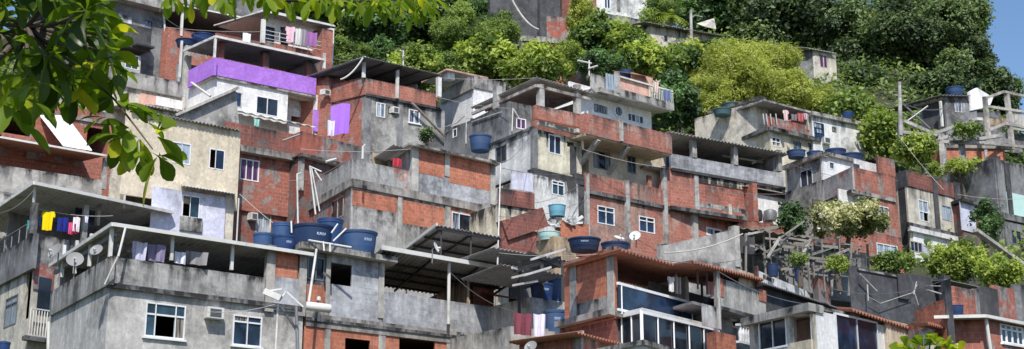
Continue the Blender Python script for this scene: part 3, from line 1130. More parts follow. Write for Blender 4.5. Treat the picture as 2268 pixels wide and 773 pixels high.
# --- A7 grey plastered house with small tiled roof
h = H['tiled'] = House('rendered_house', 'grey rendered house with a short red tiled roof on posts and a cream panel', (1595, 615), 47, (1692, 645), (1560, 626))
h.wallF('parapet', 'lightconcrete', (1592, 615, 1695, 680), 0, .16)
h.bF('brick_pier', 'brick', (1590, 616, 1602, 655), -.03, .2)
h.bF('brick_pier', 'brick', (1680, 640, 1696, 665), -.04, .2)
h.storey('concrete', (1560, 678, 1720, None), dep=5, y=1.0, holes=[], wins=[((1620, 686, 1638, 724), dict(cols=1, g='gb'))])
h.bF('ledge', 'mould', (1590, 676, 1700, 684), -.05, 1.1)
x0, x1, z, yf = h.roofF('tile', (1535, 578), (1692, 600), -.3, 3.5, .3, corr=.2, amp=.05, th=.05)
h.sheet('roof', 'tile', x0, x1, -.35, -1.1, z, z - .28, .2, .05, .05, z - .1, z - .38) if False else None
h.post('column', 'lightconcrete', 1588, 585, 690, .24, .0)
h.post('column', 'brickdark', 1676, 590, 635, .16, .0)
h.wallF('cream_panel', 'cream', (1636, 596, 1671, 630), .15, .05)
h.room('inner', x0 + .2, x1 - .3, 3, h.F(1595, 680)[1], z - .1)
h.post('post', 'greymetal', 1566, 590, 650, .07, .4)
h.post('post', 'greymetal', 1545, 588, 640, .07, .6)
h.wallF('marble_panel', 'marble', (1556, 672, 1597, 720), -.35, .06)
h.post('post', 'whitepvc', 1593, 660, 728, .07, -.38)
ac_unit(h, (1607, 694, 1621, 710), 'white air conditioner beside a narrow blue window under the grey rendered parapet', k=1.0)
h.bF('brick_pier', 'brick', (1585, 733, 1629, None), -.9, -.3, ref=-.9)
mb = MB()
x0, z0_ = h.F(1640, 758, -.1)
x1, z1_ = h.F(1668, 728, -.1)
for k in range(6):
    x = x0 + (x1 - x0) * k / 5
    mb.tube([h.W(x, -.1, z0_), h.W(x, -.1, z0_ + (z1_ - z0_) * .5), h.W(x, -.1, z1_)], [.05, .08, .05], 8)
mb.bar(h.W(x0 - .2, -.1, z1_), h.W(x1 + .2, -.1, z1_), .14, .08)
mb.bar(h.W(x0 - .2, -.1, z0_), h.W(x1 + .2, -.1, z0_), .14, .08)
mb.build('balustrade', 'white', h.root)

# --- A8 white house with dark picture windows
h = H['white'] = House('white_house', 'white rendered house with dark picture windows, a corner balcony and a tiled coping', (1800, 690), 41, (1945, 722), (1660, 722))
dep = h.L(1657, 700)[0]
h.wallL('side_wall', 'creamgrey', (1800, 684, 1657, None), 0, .16, wins=[((1743, 697, 1680, 768), dict(cols=2, g='g', bar=.07))], holes=[(1797, 694, 1758, 752)])
h.bL('eave', 'lightconcrete', (1802, 672, 1650, 690), -.3, .6)
x1 = h.F(2040, 740)[0]
h.wallF('front_wall', 'white', (1800, 686, 2090, None), 0, .16, wins=[((1852, 692, 1945, 800), dict(cols=2, g=['gb'], bar=.07))])
h.box('roof_slab', 'lightconcrete', .0, x1, .1, dep, h.F(1800, 678)[1], h.F(1800, 672)[1])
h.box('inner_wall', 'innerwhite', 1.5, 1.62, .2, dep, h.zb, h.F(1800, 680)[1])
h.bL('balcony_wall', 'cream', (1800, 752, 1752, None), -.12, .1)
h.bF('cream_wall', 'cream', (1956, 708, 2090, None), -.12, -.003)
x0, z = h.F(1880, 684, -.1)
h.sheet('tile_coping', 'tile', x0, x1 + 1, -.25, .5, z - .02, z + .12, .2, .045, .05, z - .3, z - .16)

# --- A9 brick walls at the bottom right corner
h = H['corner'] = House('brick_house', 'brick house with a four-pane window and white-edged roof behind the stepped brick wall', (2185, 700), 43, (2268, 716), (2095, 702))
h.storey('brickdirty', (2187, 706, 2330, None), far=2095, wins=[((2216, 716, 2266, 758), dict(cols=4, rows=[2.6, 1], g='gb', sill=True))], lm='brickdirty')
x0, x1, z, yf = h.roofF('rooflight', (2182, 698), (2330, 728), -.3, h.L(2095, 702)[0] + .3, 0, edge='whitemetal', eh=.1)
TOP_A9 = z
h.pipe('drain_pipe', 'whitepvc', [(2183, 700, -.15), (2196, 790, -.15)], .06)
dep = h.L(2080, 700)[0]
h.wallF('upper_wall', 'brickdirty', (2115, 634, 2165, 720), 3.5, .16)
h.wallF('upper_wall', 'mould', (2165, 640, 2206, 720), 3.45, .16)
h.wallF('upper_wall', 'redplaster', (2205, 632, 2300, 715), 3.3, .16)
h.bF('column', 'black', (2180, 636, 2206, 720), 3.2, 3.5, ref=3.3)
h.bF('column', 'mould', (2255, 630, 2275, 720), 3.1, 3.4, ref=3.2)
q = H['stepped'] = House('brick_wall', 'stepped bare brick wall beside a mouldy concrete pillar below the tarpaulins', (2030, 690), 44.5, (2092, 672), (2010, 700), cat='wall', group=None)
for i, (l, r, t) in enumerate(((2030, 2052, 688), (2050, 2072, 678), (2070, 2092, 669))):
    q.bF('brick_course', 'brick', (l, t, r, None), -.003 * i, .2)
q.bF('pillar', 'mould', (2090, 622, 2104, None), -.06, .3)
q.wallF('lower_wall', 'brickdirty', (2000, 722, 2096, None), .25, .2)
q = H['coping'] = House('tiled_wall', 'low red wall with tiled coping running down behind the small leafy plant', (2050, 716), 42.2, (2170, 757), (2030, 722), cat='wall', group=None)
q.storey('creamgrey', (2052, 726, 2190, None), dep=.6)
x0, z = q.F(2048, 716, -.1)
x1, zz = q.F(2178, 758, -.1)
q.sheet('tile_coping', 'tile', x0, x1, -.3, .8, z, z + .15, .2, .04, .05, zz + .1, zz + .25)

# --- A10 dark netted yard and low roof behind the white house
h = H['lowroof'] = House('low_house', 'low house under a long dark sheet roof with a white fascia board', (1690, 600), 52, (1820, 655), (1660, 612))
x0, x1, z, yf = h.roofF('roofdark', (1680, 622), (1910, 672), -.2, 2.5, .35, corr=.2)
h.storey('black', (1690, 628, 1915, None), dep=2, y=.2)
h.wallF('fascia_board', 'white', (1681, 600, 1806, 622), 1.8, .08, holes=[(1690, 607, 1715, 617), (1766, 627, 1798, 636)])
h.box('brick_pier', 'redplaster', h.F(1812, 630, 1)[0], h.F(1838, 635, 1)[0], 1, 1.5, h.F(1812, 655, 1)[1] - .6, h.F(1812, 616, 1)[1])
h.post('post', 'whitepvc', 1842, 621, 655, .1, .8)
TOP_A10 = z + .2
h = H['net'] = House('netted_yard', 'yard walled with black netting and crossed by loose white pipes', (1900, 600), 50, (2010, 620), (1880, 606), cat='yard')
h.wallF('net', 'tarp', (1880, 588, 2012, None), 0, .04)
h.wallF('net', 'tarp', (2010, 605, 2100, None), .6, .04)
h.wallF('side_panel', 'black', (1990, 606, 2012, 660), -.1, .06)
h.bF('coping', 'lightconcrete', (1898, 594, 1985, 598), -.06, .1)
mb = MB()
for pts, r_ in ((((1905, 607), (1942, 645)), .04), (((1921, 630), (1923, 666)), .035), (((1925, 658), (1950, 672), (2022, 648), (2032, 630)), .018), (((2030, 624), (2024, 652)), .03), (((2026, 650), (2034, 676)), .03), (((2052, 633), (2088, 634)), .025), (((2052, 642), (2088, 652)), .05)):
    mb.tube([h.PF(*p_, -.25) for p_ in pts], r_ * .75, 8)
mb.build('pipe_frame', 'lightconcrete', h.root)
h.bF('pier', 'black', (2090, 610, 2104, 690), -.1, .3)
h.roofF('roofdark', (2092, 618), (2175, 640), -.2, 2, .15, corr=0)

# --- F2 plain grey wall, and the timber ruin
h = H['plainwall'] = House('cement_wall', 'bare grey cement wall with a sloping top in front of the ruined timber frame', (1470, 545), 55, (1638, 568), (1440, 552), cat='wall', group=None)
h.wallF('wall', 'mouldlight', (1462, 540, 1635, None), 0, .2)
mb = MB()
p = [h.PF(1462, 545), h.PF(1632, 507), h.PF(1634, 580), h.PF(1462, 580)]
nrm = h.W(0, .2, 0) - h.W(0, 0, 0)
mb.hexa([q - nrm * .02 for q in p] + [q + nrm for q in p])
mb.build('raised_wall', 'mouldlight', h.root)
h.bF('column', 'lightconcrete', (1626, 500, 1637, 590), -.06, .3)
h = H['ruin'] = House('ruined_shack', 'ruined grey timber shack of leaning posts and broken boards under the leafy shrub', (1640, 520), 57, (1920, 560), (1600, 535), cat='shack')
h.wallF('backing', 'mould', (1636, 520, 1925, 640), 3.0, .1)
h.wallF('dark_door', 'black', (1640, 515, 1672, 560), .4, .1)
rr = random.Random(3)


def timber(name, m, a_, b_, w_, h_=None):
    q_ = MB()
    q_.bar(a_, b_, w_, h_)
    q_.build(name, m, h.root)


for k in range(20):
    px = 1643 + k * 14.5 + rr.uniform(-6, 6)
    py = 503 + (px - 1640) * .13
    y = rr.choice((0, .6, 1.3, 2.2))
    timber('post', 'wood', h.PF(px, py + rr.uniform(-4, 14), y), h.PF(px + rr.uniform(-8, 8), py + 120, y), rr.uniform(.04, .09))
for k in range(78):
    px = 1636 + rr.uniform(0, 250)
    py = 505 + (px - 1640) * .13 + rr.uniform(0, 90)
    L = rr.uniform(18, 70)
    sl = rr.choice((.12, .16, -.35, .1, -.2, .14, -.7, .6, .15, .13))
    y = rr.uniform(-.2, 2.8)
    timber('board', rr.choice(('wood', 'wood', 'mould', 'wood')), h.PF(px, py, y), h.PF(px + L, py + L * sl, y + rr.uniform(-.5, .5)), .04, rr.uniform(.03, .15))
for a_, b_ in (((1728, 525), (1700, 570)), ((1795, 530), (1768, 582)), ((1880, 552), (1850, 565)), ((1690, 512), (1650, 520))):
    timber('brace', 'lightconcrete', h.PF(*a_, -.3), h.PF(*b_, -.3), .09)
x0, x1, z, yf = h.roofF('wood', (1636, 503), (1800, 527), .2, 2.8, .1, corr=.5, amp=.05)
for k in range(14):
    px = 1652 + k * 17 + rr.uniform(-9, 9)
    py = 515 + (px - 1640) * .13 + rr.uniform(-4, 60)
    timber('pale_scrap', 'lightconcrete', h.PF(px, py, -.3), h.PF(px + 10, py + rr.uniform(-2, 3), -.3), .04, .1)
# --- D1 grey block at the upper left
h = H['topgrey'] = House('concrete_house', 'dark grey rendered block with a black balcony box beside the big leaves', (262, 60), 82, (366, 84), (230, 72))
h.storey('mould', (225, -60, 368, None), dep=6, wins=[((318, 43, 336, 84), dict(cols=2, g='gcur', f='mould'))])
h.bF('balcony', 'black', (225, 52, 313, 103), -1.1, 0)
h.wallF('white_band', 'whitedirty', (262, 30, 292, 62), -.05, .04)
h.box('roof_slab', 'concrete', h.F(225, 0)[0] - .5, h.F(372, 5)[0], -.8, 6, h.F(262, 6)[1], h.F(262, -22)[1])
h.pipe('drain_pipe', 'whitepvc', [(362, 28, -.15), (369, 112, -.15)], .07)
h.wallF('window_box', 'lightconcrete', (255, 112, 312, 155), -1.0, .1, wins=[((277, 118, 308, 150), dict(cols=2, g='gt'))])
h.box('canopy', 'black', h.F(290, 100, -1)[0], h.F(330, 108, -1)[0], -1.6, 0, h.F(300, 105, -1)[1], h.F(300, 101, -1)[1])

# --- D2 stained wall and pale house below it
h = H['band'] = House('rendered_house', 'low pale house under a long rain-stained concrete parapet', (236, 180), 74, (404, 214), (200, 190))
h.wallF('parapet', 'mouldlight', (215, 143, 405, 178), -.2, .2)
h.storey('creamgrey', (215, 174, 412, None), dep=6)
h.wallF('pale_panel', 'white', (346, 212, 405, 232), -.08, .05)
h.wallF('pink_panel', 'pink', (310, 205, 346, 240), -.06, .05)
h.storey('creamgrey', (330, 230, 460, None), dep=3, y=-2.2)
h.roofF('roofgrey', (300, 228), (420, 250), -2.6, 3, .25)

# --- D3 top brick house with the white-ceilinged room
h = H['topbrick'] = House('brick_house', 'upper brick house with a white-ceilinged balcony full of washing behind a wire rail', (585, 90), 82, (712, 117), (410, 150))
x0, x1, z0, z1 = h.rF((585, 92, 714, 118))
h.storey('brickdirty', (585, 90, 714, None), dep=5)
h.storey('brickdirty', (714, 62, 738, None), dep=5, y=-.1)
h.wallF('white_back_wall', 'innerwhite', (583, 28, 740, 125), .8, .1, holes=[(588, 57, 610, 90), (622, 62, 640, 98)])
h.wallF('dark_door', 'g', (583, 50, 735, 120), .95, .05)
h.bF('column', 'whitemetal', (579, 42, 587, 95), -.05, .1)
zt = h.F(590, 26)[1]
h.box('roof_slab', 'innerwhite', x0 - .2, h.F(738, 55)[0], -.1, 4.5, zt - .02, zt + .12)
h.roofF('roofgrey', (583, 24), (742, 54), -.25, 5, .25, edge='whitemetal', eh=.08)
mb = MB()
for k in range(3):
    z = z1 + .25 + .27 * k
    mb.tube([h.W(x0, 0, z), h.W(x1, 0, z)], .025, 6)
for k in range(5):
    x = x0 + (x1 - x0) * k / 4
    mb.tube([h.W(x, 0, z1), h.W(x, 0, z1 + .85)], .025, 6)
mb.build('wire_rail', 'whitepvc', h.root)
h.wallF('dark_screen', 'mould', (585, 70, 712, 90), 1.4, .05) if False else None
# left wing
w = H['topwing'] = House('brick_house', 'brick house with an open roof terrace above the blue tanks of the purple house', (400, 70), 84, (580, 105), (370, 80))
w.storey('brickdirty', (372, 60, 590, None), dep=6)
w.wallF('back_wall', 'brickdark', (395, 5, 590, 90), 4.5, .1)
x0, x1, z, yf = w.roofF('roofdark', (396, 10), (578, 45), -.3, 6, .3, edge='whitemetal', eh=.1)
w.post('post', 'whitemetal', 403, 12, 80, .12, 0)
w.post('post', 'mould', 540, 35, 85, .2, 1)
w.storey('mould', (480, -30, 590, 25), dep=4, y=3.5)
w.bF('top_wall', 'concrete', (370, -60, 480, 5), 5.5, 5.8, ref=5.5)

# --- D4 the purple house
h = H['purple'] = House('purple_house', 'white house with a bright purple balcony band and a brick-pillared terrace', (474, 168), 75, (700, 213), (422, 194))
dep = h.L(418, 190)[0]
h.wallF('purple_band', 'purple', (476, 127, 702, 166), -.35, .16)
h.wallL('purple_side', 'purple', (474, 127, 418, 165), -.35, .16)
bx1 = h.F(702, 190, -.35)[0]
h.box('balcony_slab', 'lightconcrete', -.3, bx1, -.34, 2, h.F(476, 168, -.3)[1] - .12, h.F(476, 168, -.3)[1])
a, b, z0, z1, _ = h.storey('white', (476, 168, 640, None), dep=6, y=-.22,
                           wins=[((567, 211, 617, 251), dict(cols=2, g='g')), ((520, 203, 536, 236), dict(cols=1, g='gb', f='whitedirty'))])
h.wallF('porch_wall', 'whitedirty', (640, 205, 712, None), .9, .14, holes=[(645, 256, 680, 268)])
h.wallF('porch_lintel', 'cream', (637, 198, 702, 212), .1, .3)
h.bF('column', 'white', (696, 212, 722, None), -.2, .1)
h.wallF('purple_panel', 'purple', (694, 242, 712, 290), -.3, .05)
x0, x1, z, yf = h.roofF('roofdark', (478, 80), (718, 131), -.5, dep + .8, .2, edge='whitemetal', eh=.14)
TOP_D4 = z + .1
zt = h.F(476, 128, -.35)[1]
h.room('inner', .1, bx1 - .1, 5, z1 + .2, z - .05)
for l, r in ((485, 497), (583, 596), (680, 690)):
    h.bF('brick_pillar', 'brickdark', (l, 92 + (l - 485) * .2, r, 140 + (l - 485) * .2), .1, .5, ref=.1)
h.post('post', 'whitemetal', 475, 82, 165, .12, -.45)
h.post('post', 'whitemetal', 718, 118, 152, .14, -.45)
h.postL('post', 'whitemetal', 400, 92, 170, .12, -.4)
h.wallL('side_wall', 'brickdark', (474, 128, 402, None), .9, .16)
h.bL('side_column', 'lightconcrete', (416, 100, 402, None), -.1, .3)
h.storey('brickdark', (690, 132, 740, None), dep=5, y=.6)
# white ribbed awning under the window
h.roofF('rooflight', (536, 247), (705, 290), -1.6, 1.3, .4, corr=.6, amp=.05, name='awning')
# lean-to with sloping grey gable
q = H['gable'] = House('lean_to', 'grey patched gable of a lean-to in front of the purple house', (470, 260), 70, (530, 272), (395, 280), cat='lean-to')
mb = MB()
pts = [q.PF(395, 252), q.PF(440, 232), q.PF(522, 198), q.PF(530, 280), q.PF(395, 275)]
back = [p + (q.W(0, .25, 0) - q.W(0, 0, 0)) for p in pts]
mb.poly(pts)
mb.poly(back[::-1])
for i in range(5):
    mb.poly([pts[i], back[i], back[(i + 1) % 5], pts[(i + 1) % 5]])
mb.build('gable_wall', 'mouldlight', q.root)
mb = MB()
mb.bar(q.PF(385, 257, -.1), q.PF(525, 196, -.1), .5, .14)
mb.build('sloping_coping', 'lightconcrete', q.root)
q.wallF('lower_wall', 'mould', (395, 272, 532, None), .02, .2)

# --- D5 brick house with the dark sheet roof
h = H['darkroof'] = House('brick_house', 'brick house with a dark overhanging sheet roof above a mouldy lower floor', (807, 208), 77, (970, 240), (735, 225))
a, b, z0, z1, dep = h.storey('mouldlight', (807, 209, 986, None), dep=7, wins=[((833, 226, 853, 258), dict(cols=2, g='gpale')), ((905, 241, 930, 271), dict(cols=2, g='gcur', sill=True))],
                             holes=[(860, 236, 876, 252)], lm='brickdirty')
h.wallF('parapet', 'terracotta', (807, 172, 970, 209), -.1, .16)
h.wallL('parapet', 'brickdirty', (806, 170, 735, 210), -.1, .16)
h.bF('ledge', 'black', (807, 207, 972, 212), -.16, .1)
h.bF('column', 'mould', (807, 210, 822, None), -.05, .1)
h.bF('column', 'mould', (880, 224, 892, None), -.05, .1)
# roof: front edge pitched low, rising to the back
x0, z = h.F(806, 125, -.9)
x1, zz = h.F(978, 172, -.9)
h.sheet('roof', 'roofdark', x0, x1, -.9, 5.5, z, z - .5, .2, .035, .02, z - .1, z - .6)
mb = MB()
for k in range(5):
    x = x0 + .2 + (x1 - x0 - .4) * k / 4
    mb.bar(h.W(x, -.8, z - .14), h.W(x, 5.3, z - .64), .08, .1)
mb.build('rafters', 'darkmetal', h.root)
h.post('post', 'whitemetal', 806, 125, 172, .14, -.2)
h.post('post', 'whitepvc', 880, 146, 218, .13, -.35)
h.post('post', 'whitemetal', 971, 172, 206, .2, -.2)
h.room('inner', .2, h.F(930, 190)[0], 5, z1 + .3, z - .7)
h.pipe('loose_plank', 'wood', [(912, 228, -.4), (986, 302, -.4)], .09)
h.wallF('purple_glow_panel', 'lavender', (756, 217, 776, 240), -.02, .03) if False else None
q = H['brickback'] = House('brick_wall', 'rough brick side wall between the purple panels and the dark sheet roof', (735, 190), 78.5, (806, 206), (700, 196), cat='wall', group=None)
q.storey('brickdirty', (728, 168, 812, None), dep=4)
q.wallF('window_panel', 'lavender', (757, 214, 777, 242), -.05, .05)  # lavender colour stands in for purple light on a window frame
ac_unit(q, (708, 198, 722, 210), 'grey air conditioner on the brick beside the purple balcony band')

# --- D6a white house with slanted concrete balcony, D6 dark open-roofed house
h = H['slant'] = House('white_house', 'white house with a slanted concrete balcony wall and a pale flat canopy', (1045, 172), 80, (1110, 186), (978, 205))
h.wallL('balcony_wall', 'lightconcrete', (1045, 167, 976, 196), -.1, .16)
h.wallF('balcony_wall', 'concrete', (1045, 167, 1120, 192), -.1, .16)
h.storey('white', (1046, 192, 1150, None), far=974, x0=.1)
h.roofF('rooflight', (990, 153), (1080, 172), .5, 3, 0, corr=0, edge='pink')
h.post('column', 'white', 995, 158, 178, .5, 1)
h.post('column', 'white', 972, 172, 215, .25, 0)
h = H['dark'] = House('dark_house', 'mould-blackened house with an open sheet-roofed terrace and grey concrete posts', (1198, 250), 70, (1285, 266), (1040, 300))
dep = h.L(1000, 300)[0]
dl = dep
h.wallL('side_wall', 'mould', (1150, 232, 985, None), -1.2, .2, wins=[((1138, 265, 1162, 290), dict(cols=2, g='gpur'))] if False else ())
h.storey('brickdark', (1198, 240, 1330, None), dep=6, x0=-1.0)
x0, z = h.F(1190, 171, -.5)
x1, zz = h.F(1312, 206, -.5)
d2 = h.L(1043, 190, x0)[0]
h.sheet('roof', 'roofgrey', x0, x1, -.5, d2, z, z - .45, .22, .045, .02, z - .25, z - .6)
mb = MB()
mb.bar(h.W(x0 + .1, -.3, z - .42), h.W(x1, -.3, z - .6), .14, .16)
mb.bar(h.W(x0 + .1, -.3, z - .42), h.W(x0 + .1, d2, z - .8), .14, .16)
mb.build('roof_beam', 'concrete', h.root)
for px, w_ in ((1197, .3), (1278, .28)):
    h.post('column', 'concrete', px, 188, 270, w_, -.2)
h.postL('column', 'concrete', 1102, 192, 250, .35, x0 + .1)
zf = h.F(1200, 245)[1]
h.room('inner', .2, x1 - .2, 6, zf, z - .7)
mb = MB()
for a_, b_ in (((1212, 212), (1252, 222)), ((1212, 216), (1240, 224)), ((1213, 212), (1213, 232))):
    mb.bar(h.PF(*a_, 1.5), h.PF(*b_, 1.5), .1)
mb.build('loose_rafters', 'greymetal', h.root)
# dark lower front-left block
q = H['darklow'] = House('dark_house', 'low soot-dark annex with loose pipes and a small white-framed window', (1130, 250), 68, (1190, 262), (985, 320))
q.storey('mould', (1128, 224, 1215, None), far=985, wins=[((1143, 260, 1165, 284), dict(cols=2, g='gpur'))], lm='mould',
         lwins=[((1012, 283, 1003, 302), dict(cols=1, g='g'))])
q.wallF('brick_gable', 'terracotta', (1186, 232, 1292, 262), -.4, .3)
mb = MB()
for pts in (((1040, 262), (1033, 262), (1032, 318)), ((1045, 270), (1110, 248)), ((1136, 240), (1134, 290)), ((1136, 240), (1150, 262)), ((985, 282), (1012, 272), (1030, 255)), ((1042, 300), (1044, 322), (1052, 322))):
    mb.tube([q.PL(*p_, -.12) if p_[0] < 1125 else q.PF(*p_, -.12) for p_ in pts], .03, 8)
mb.build('loose_pipes', 'whitepvc', q.root)

# --- D7 white house with pink balcony
h = H['balcony'] = House('white_house', 'white house with a round window under a salmon-walled concrete balcony with steel rail', (1317, 205), 80, (1440, 238), (1265, 215))
a, b, z0, z1, dep = h.storey('white', (1312, 196, 1441, None), dep=6, wins=[((1316, 229, 1345, 247), dict(cols=3, g='gcur', f='creamgrey')), ((1390, 249, 1425, 267), dict(cols=4, g=['gb', 'g', 'gpale', 'gb']))])
h.box('balcony_slab', 'lightconcrete', h.F(1330, 205, -1.1)[0], h.F(1490, 240, -1.1)[0], -1.1, .6, h.F(1372, 214, -1.1)[1], h.F(1372, 204, -1.1)[1])
h.wallF('balcony_front', 'concrete', (1372, 196, 1492, 212), -1.12, .1)
mb = MB()
zx = h.F(1372, 202, -1.1)[1]
zt = h.F(1372, 168, -1.1)[1]
xa, xb = h.F(1372, 185, -1.0)[0], h.F(1490, 210, -1.0)[0]
mb.bar(h.W(xa, -1.0, zt), h.W(xb, -1.0, zt), .1, .1)
for k in range(15):
    x = xa + (xb - xa) * (.55 + .45 * k / 14)
    mb.bar(h.W(x, -1.0, zx), h.W(x, -1.0, zt), .035)
mb.build('steel_rail', 'whitemetal', h.root)
h.wallF('salmon_wall', 'pink', (1373, 168, 1440, 208), -.9, .08)
h.wallF('corner_wall', 'mouldlight', (1310, 162, 1345, 205), -.8, .1)
h.wallF('glass_door', 'gpale', (1343, 162, 1367, 196), -1.05, .05)
h.bF('balcony_post', 'concrete', (1365, 158, 1372, 205), -1.15, -.95, ref=-1.1)
h.wallF('white_upper', 'white', (1262, 180, 1312, 206), .5, .12)
h.wallF('pink_upper', 'pink', (1400, 160, 1445, 200), 1.5, .1)
h.roofF('tile', (1402, 163), (1450, 160), .8, 1.5, .5, corr=0)
mb = MB()
mb.lathe(h.PF(1369, 247, -.02), [(.38, 0), (.38, .06), (.3, .07), (.3, 0)], 24, V((h.d.y, -h.d.x, 0)))
rw = mb.build('round_window', 'whiteframe', h.root, smooth=True)
mb = MB()
mb.lathe(h.PF(1369, 247, -.02), [(.001, .03), (.31, .03)], 24, V((h.d.y, -h.d.x, 0)))
mb.build('pane', 'gcur', rw)

# --- D8 stained cream house
h = H['stained'] = House('stained_house', 'narrow cream house with black streaks, red rubble roof and a shuttered white-framed window', (1182, 270), 64, (1275, 294), (1080, 312))
a, b, z0, z1, dep = h.storey('creamdirty', (1182, 284, 1288, 378), far=1082, lwins=[((1122, 318, 1098, 356), dict(cols=2, g='g', f='mould'))],
                             wins=[((1215, 296, 1243, 338), dict(cols=2, g='gb'))], holes=[(1256, 312, 1272, 324)], lm='whitedirty')
h.bF('corner_pier', 'mould', (1178, 282, 1190, 380), -.06, .1)
h.bF('column', 'black', (1262, 322, 1276, 385), -.03, .1)
h.bF('ledge', 'black', (1176, 374, 1292, 388), -.25, .3)
h.bL('eave', 'mould', (1182, 280, 1078, 286), -.1, .2)
h.wallF('rubble_wall', 'brickdirty', (1184, 264, 1290, 286), .3, .3)
h.bF('gutter', 'whitedirty', (1192, 268, 1294, 276), -.35, -.1, ref=-.2)
h.pipe('drain_pipe', 'whitepvc', [(1289, 292, -.3), (1291, 330, -.3)], .07)
h.bF('gutter_end', 'whitemetal', (1272, 286, 1294, 294), -.6, -.3, ref=-.4)
a2 = h.storey('whitedirty', (1184, 386, 1280, None), dep=5, y=-.3, wins=[((1222, 398, 1250, 430), dict(cols=2, rows=[3, 1], g='gt'))])
h.bF('black_pier', 'black', (1268, 384, 1300, None), -.2, .3)
q = H['stainlow'] = House('low_house', 'low stained cream house with a brick parapet beside the cyan tank', (1112, 450), 60.5, (1190, 462), (1095, 456))
q.wallF('parapet', 'brickdark', (1106, 416, 1184, 452), -.1, .16)
q.storey('creamdirty', (1106, 450, 1205, None), dep=4, wins=[((1124, 482, 1150, 512), dict(cols=2, g='gb'))])
q.wallF('white_panel', 'lavender', (1134, 376, 1180, 418), 1.6, .1)
q.wallF('sloping_wall', 'brickdark', (1112, 502, 1260, 560), -1.5, .2)
mb = MB()
mb.bar(q.PF(1112, 512, -1.4), q.PF(1202, 482, -1.4), .5, .9)
mb.build('sooty_stair', 'brickdark', q.root)
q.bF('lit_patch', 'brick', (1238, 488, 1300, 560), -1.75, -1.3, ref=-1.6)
q.box('tub_stand', 'tan', q.F(1192, 520, -3)[0], q.F(1240, 520, -3)[0], -4.2, -2.8, q.zb, q.F(1216, 536, -3)[1])

# --- D9 terracotta house with cream middle floor
h = H['terra'] = House('terracotta_house', 'three-storey brick house with a cream middle floor set back under a red balcony band', (1297, 420), 66, (1466, 455), (1280, 424))
a, b, z0, z1, dep = h.storey('terracotta', (1297, 424, 1640, None), dep=8, wins=[((1323, 454, 1361, 494), dict(cols=2, rows=[2.6, 1], g='gb')), ((1415, 477, 1450, 512), dict(cols=2, rows=[2.6, 1], g='gb')),
                                                                                 ((1564, 502, 1598, 520), dict(cols=2, g='g', bar=.09))])
h.wallF('red_band', 'terracotta', (1297, 382, 1468, 422), -.1, .16)
h.bF('ledge', 'mould', (1295, 420, 1640, 428), -.14, .1)
for l, r, t in ((1295, 1301, 385), (1383, 1391, 400), (1467, 1474, 370), (1530, 1540, 385)):
    h.bF('column', 'concrete', (l, t, r, 540), -.16, .1)
h.wallF('brick_upper', 'terracotta', (1474, 368, 1545, 462), -.06, .16)
h.box('roof_slab', 'lightconcrete', h.F(1436, 380)[0], h.F(1545, 380)[0], .12, 2.6, h.F(1474, 372)[1] - .15, h.F(1474, 372)[1])
TOP_D9 = h.F(1474, 372)[1]
h.wallF('brick_upper', 'brickdirty', (1436, 388, 1470, 425), .05, .14, holes=[(1443, 378, 1463, 416)])
x0c, z = h.F(1310, 300, .6)
h.storey('cream', (1304, 296, 1475, 400), dep=5, y=.6, wins=[((1314, 331, 1352, 371), dict(cols=[1, 1.3, 1], g=['gcur', 'g', 'gcur'], f='greymetal')), ((1389, 343, 1408, 382), dict(cols=2, g='gb', f='greymetal'))])
h.wallF('top_band', 'terracotta', (1298, 250, 1487, 296), -.9, .16)
h.wallL('top_side', 'terracotta', (1298, 250, 1284, 296), h.F(1298, 270, -.9)[0], .16)
h.bF('top_column', 'lightconcrete', (1372, 266, 1378, 312), -.98, -.7, ref=-.9)
tx0, tz = h.F(1298, 294, -.9)
tx1 = h.F(1487, 325, -.9)[0]
h.box('balcony_slab', 'cream', tx0, tx1, -.85, 3, tz - .12, tz)
for px in (1306, 1372):
    x = h.F(px, 315, -.2)[0]
    mb = MB()
    mb.bar(h.W(x, .6, tz - 1.3), h.W(x, -.8, tz - .15), .2, .22)
    mb.build('bracket', 'lightconcrete', h.root)

# --- E1 grey terrace with the long roof
yy = h.PF(1500, 440).y
h = H['longroof'] = House('terrace_house', 'grey house with a long sheet-roofed terrace above smooth red brick and a white niche', (1500, 372), yy - .25, (1732, 412), (1480, 380))
h.wallF('parapet', 'bluegrey', (1486, 340, 1733, 373), -.05, .16)
h.bF('ledge', 'black', (1486, 372, 1735, 378), -.12, .1)
h.wallF('frieze', 'creamdirty', (1540, 382, 1735, 402), -.01, .14)
h.storey('terracotta', (1484, 376, 1660, 458), dep=7, y=.05)
h.bF('column', 'concrete', (1538, 385, 1547, 470), -.06, .2)
h.bF('ledge', 'mould', (1484, 456, 1660, 464), -.14, .3)
h.bF('cement_band', 'concrete', (1548, 448, 1655, 458), -.03, .1)
h.storey('brickdirty', (1658, 405, 1740, 440), dep=7, y=.1)
x0, x1, z, yf = h.roofF('roofgrey', (1484, 291), (1752, 337), -.5, 6.5, -.1, corr=.24, amp=.05)
for px, pt, pb in ((1535, 303, 350), (1626, 318, 366), (1724, 334, 380)):
    h.post('column', 'concrete', px, pt, pb, .3, .05)
zf = h.F(1500, 372)[1]
h.room('inner', .2, x1 - .7, 6, zf, z - .1)
mb = MB()
for a_, b_ in (((1582, 328), (1700, 348)), ((1600, 345), (1690, 360)), ((1665, 362), (1712, 345))):
    mb.bar(h.PF(*a_, 1.0), h.PF(*b_, 1.0), .12, .1)
mb.build('loose_beams', 'lightconcrete', h.root)
h.wallF('brick_panel', 'brickdirty', (1548, 408, 1648, 478), -.02, .08)
h.bF('pale_stripe', 'creamgrey', (1613, 452, 1620, 482), -.06, .0)
h.storey('brickdirty', (1655, 488, 1740, None), dep=6, y=-.75)
h.wallF('niche_back', 'white', (1660, 428, 1740, 500), -.06, .1)
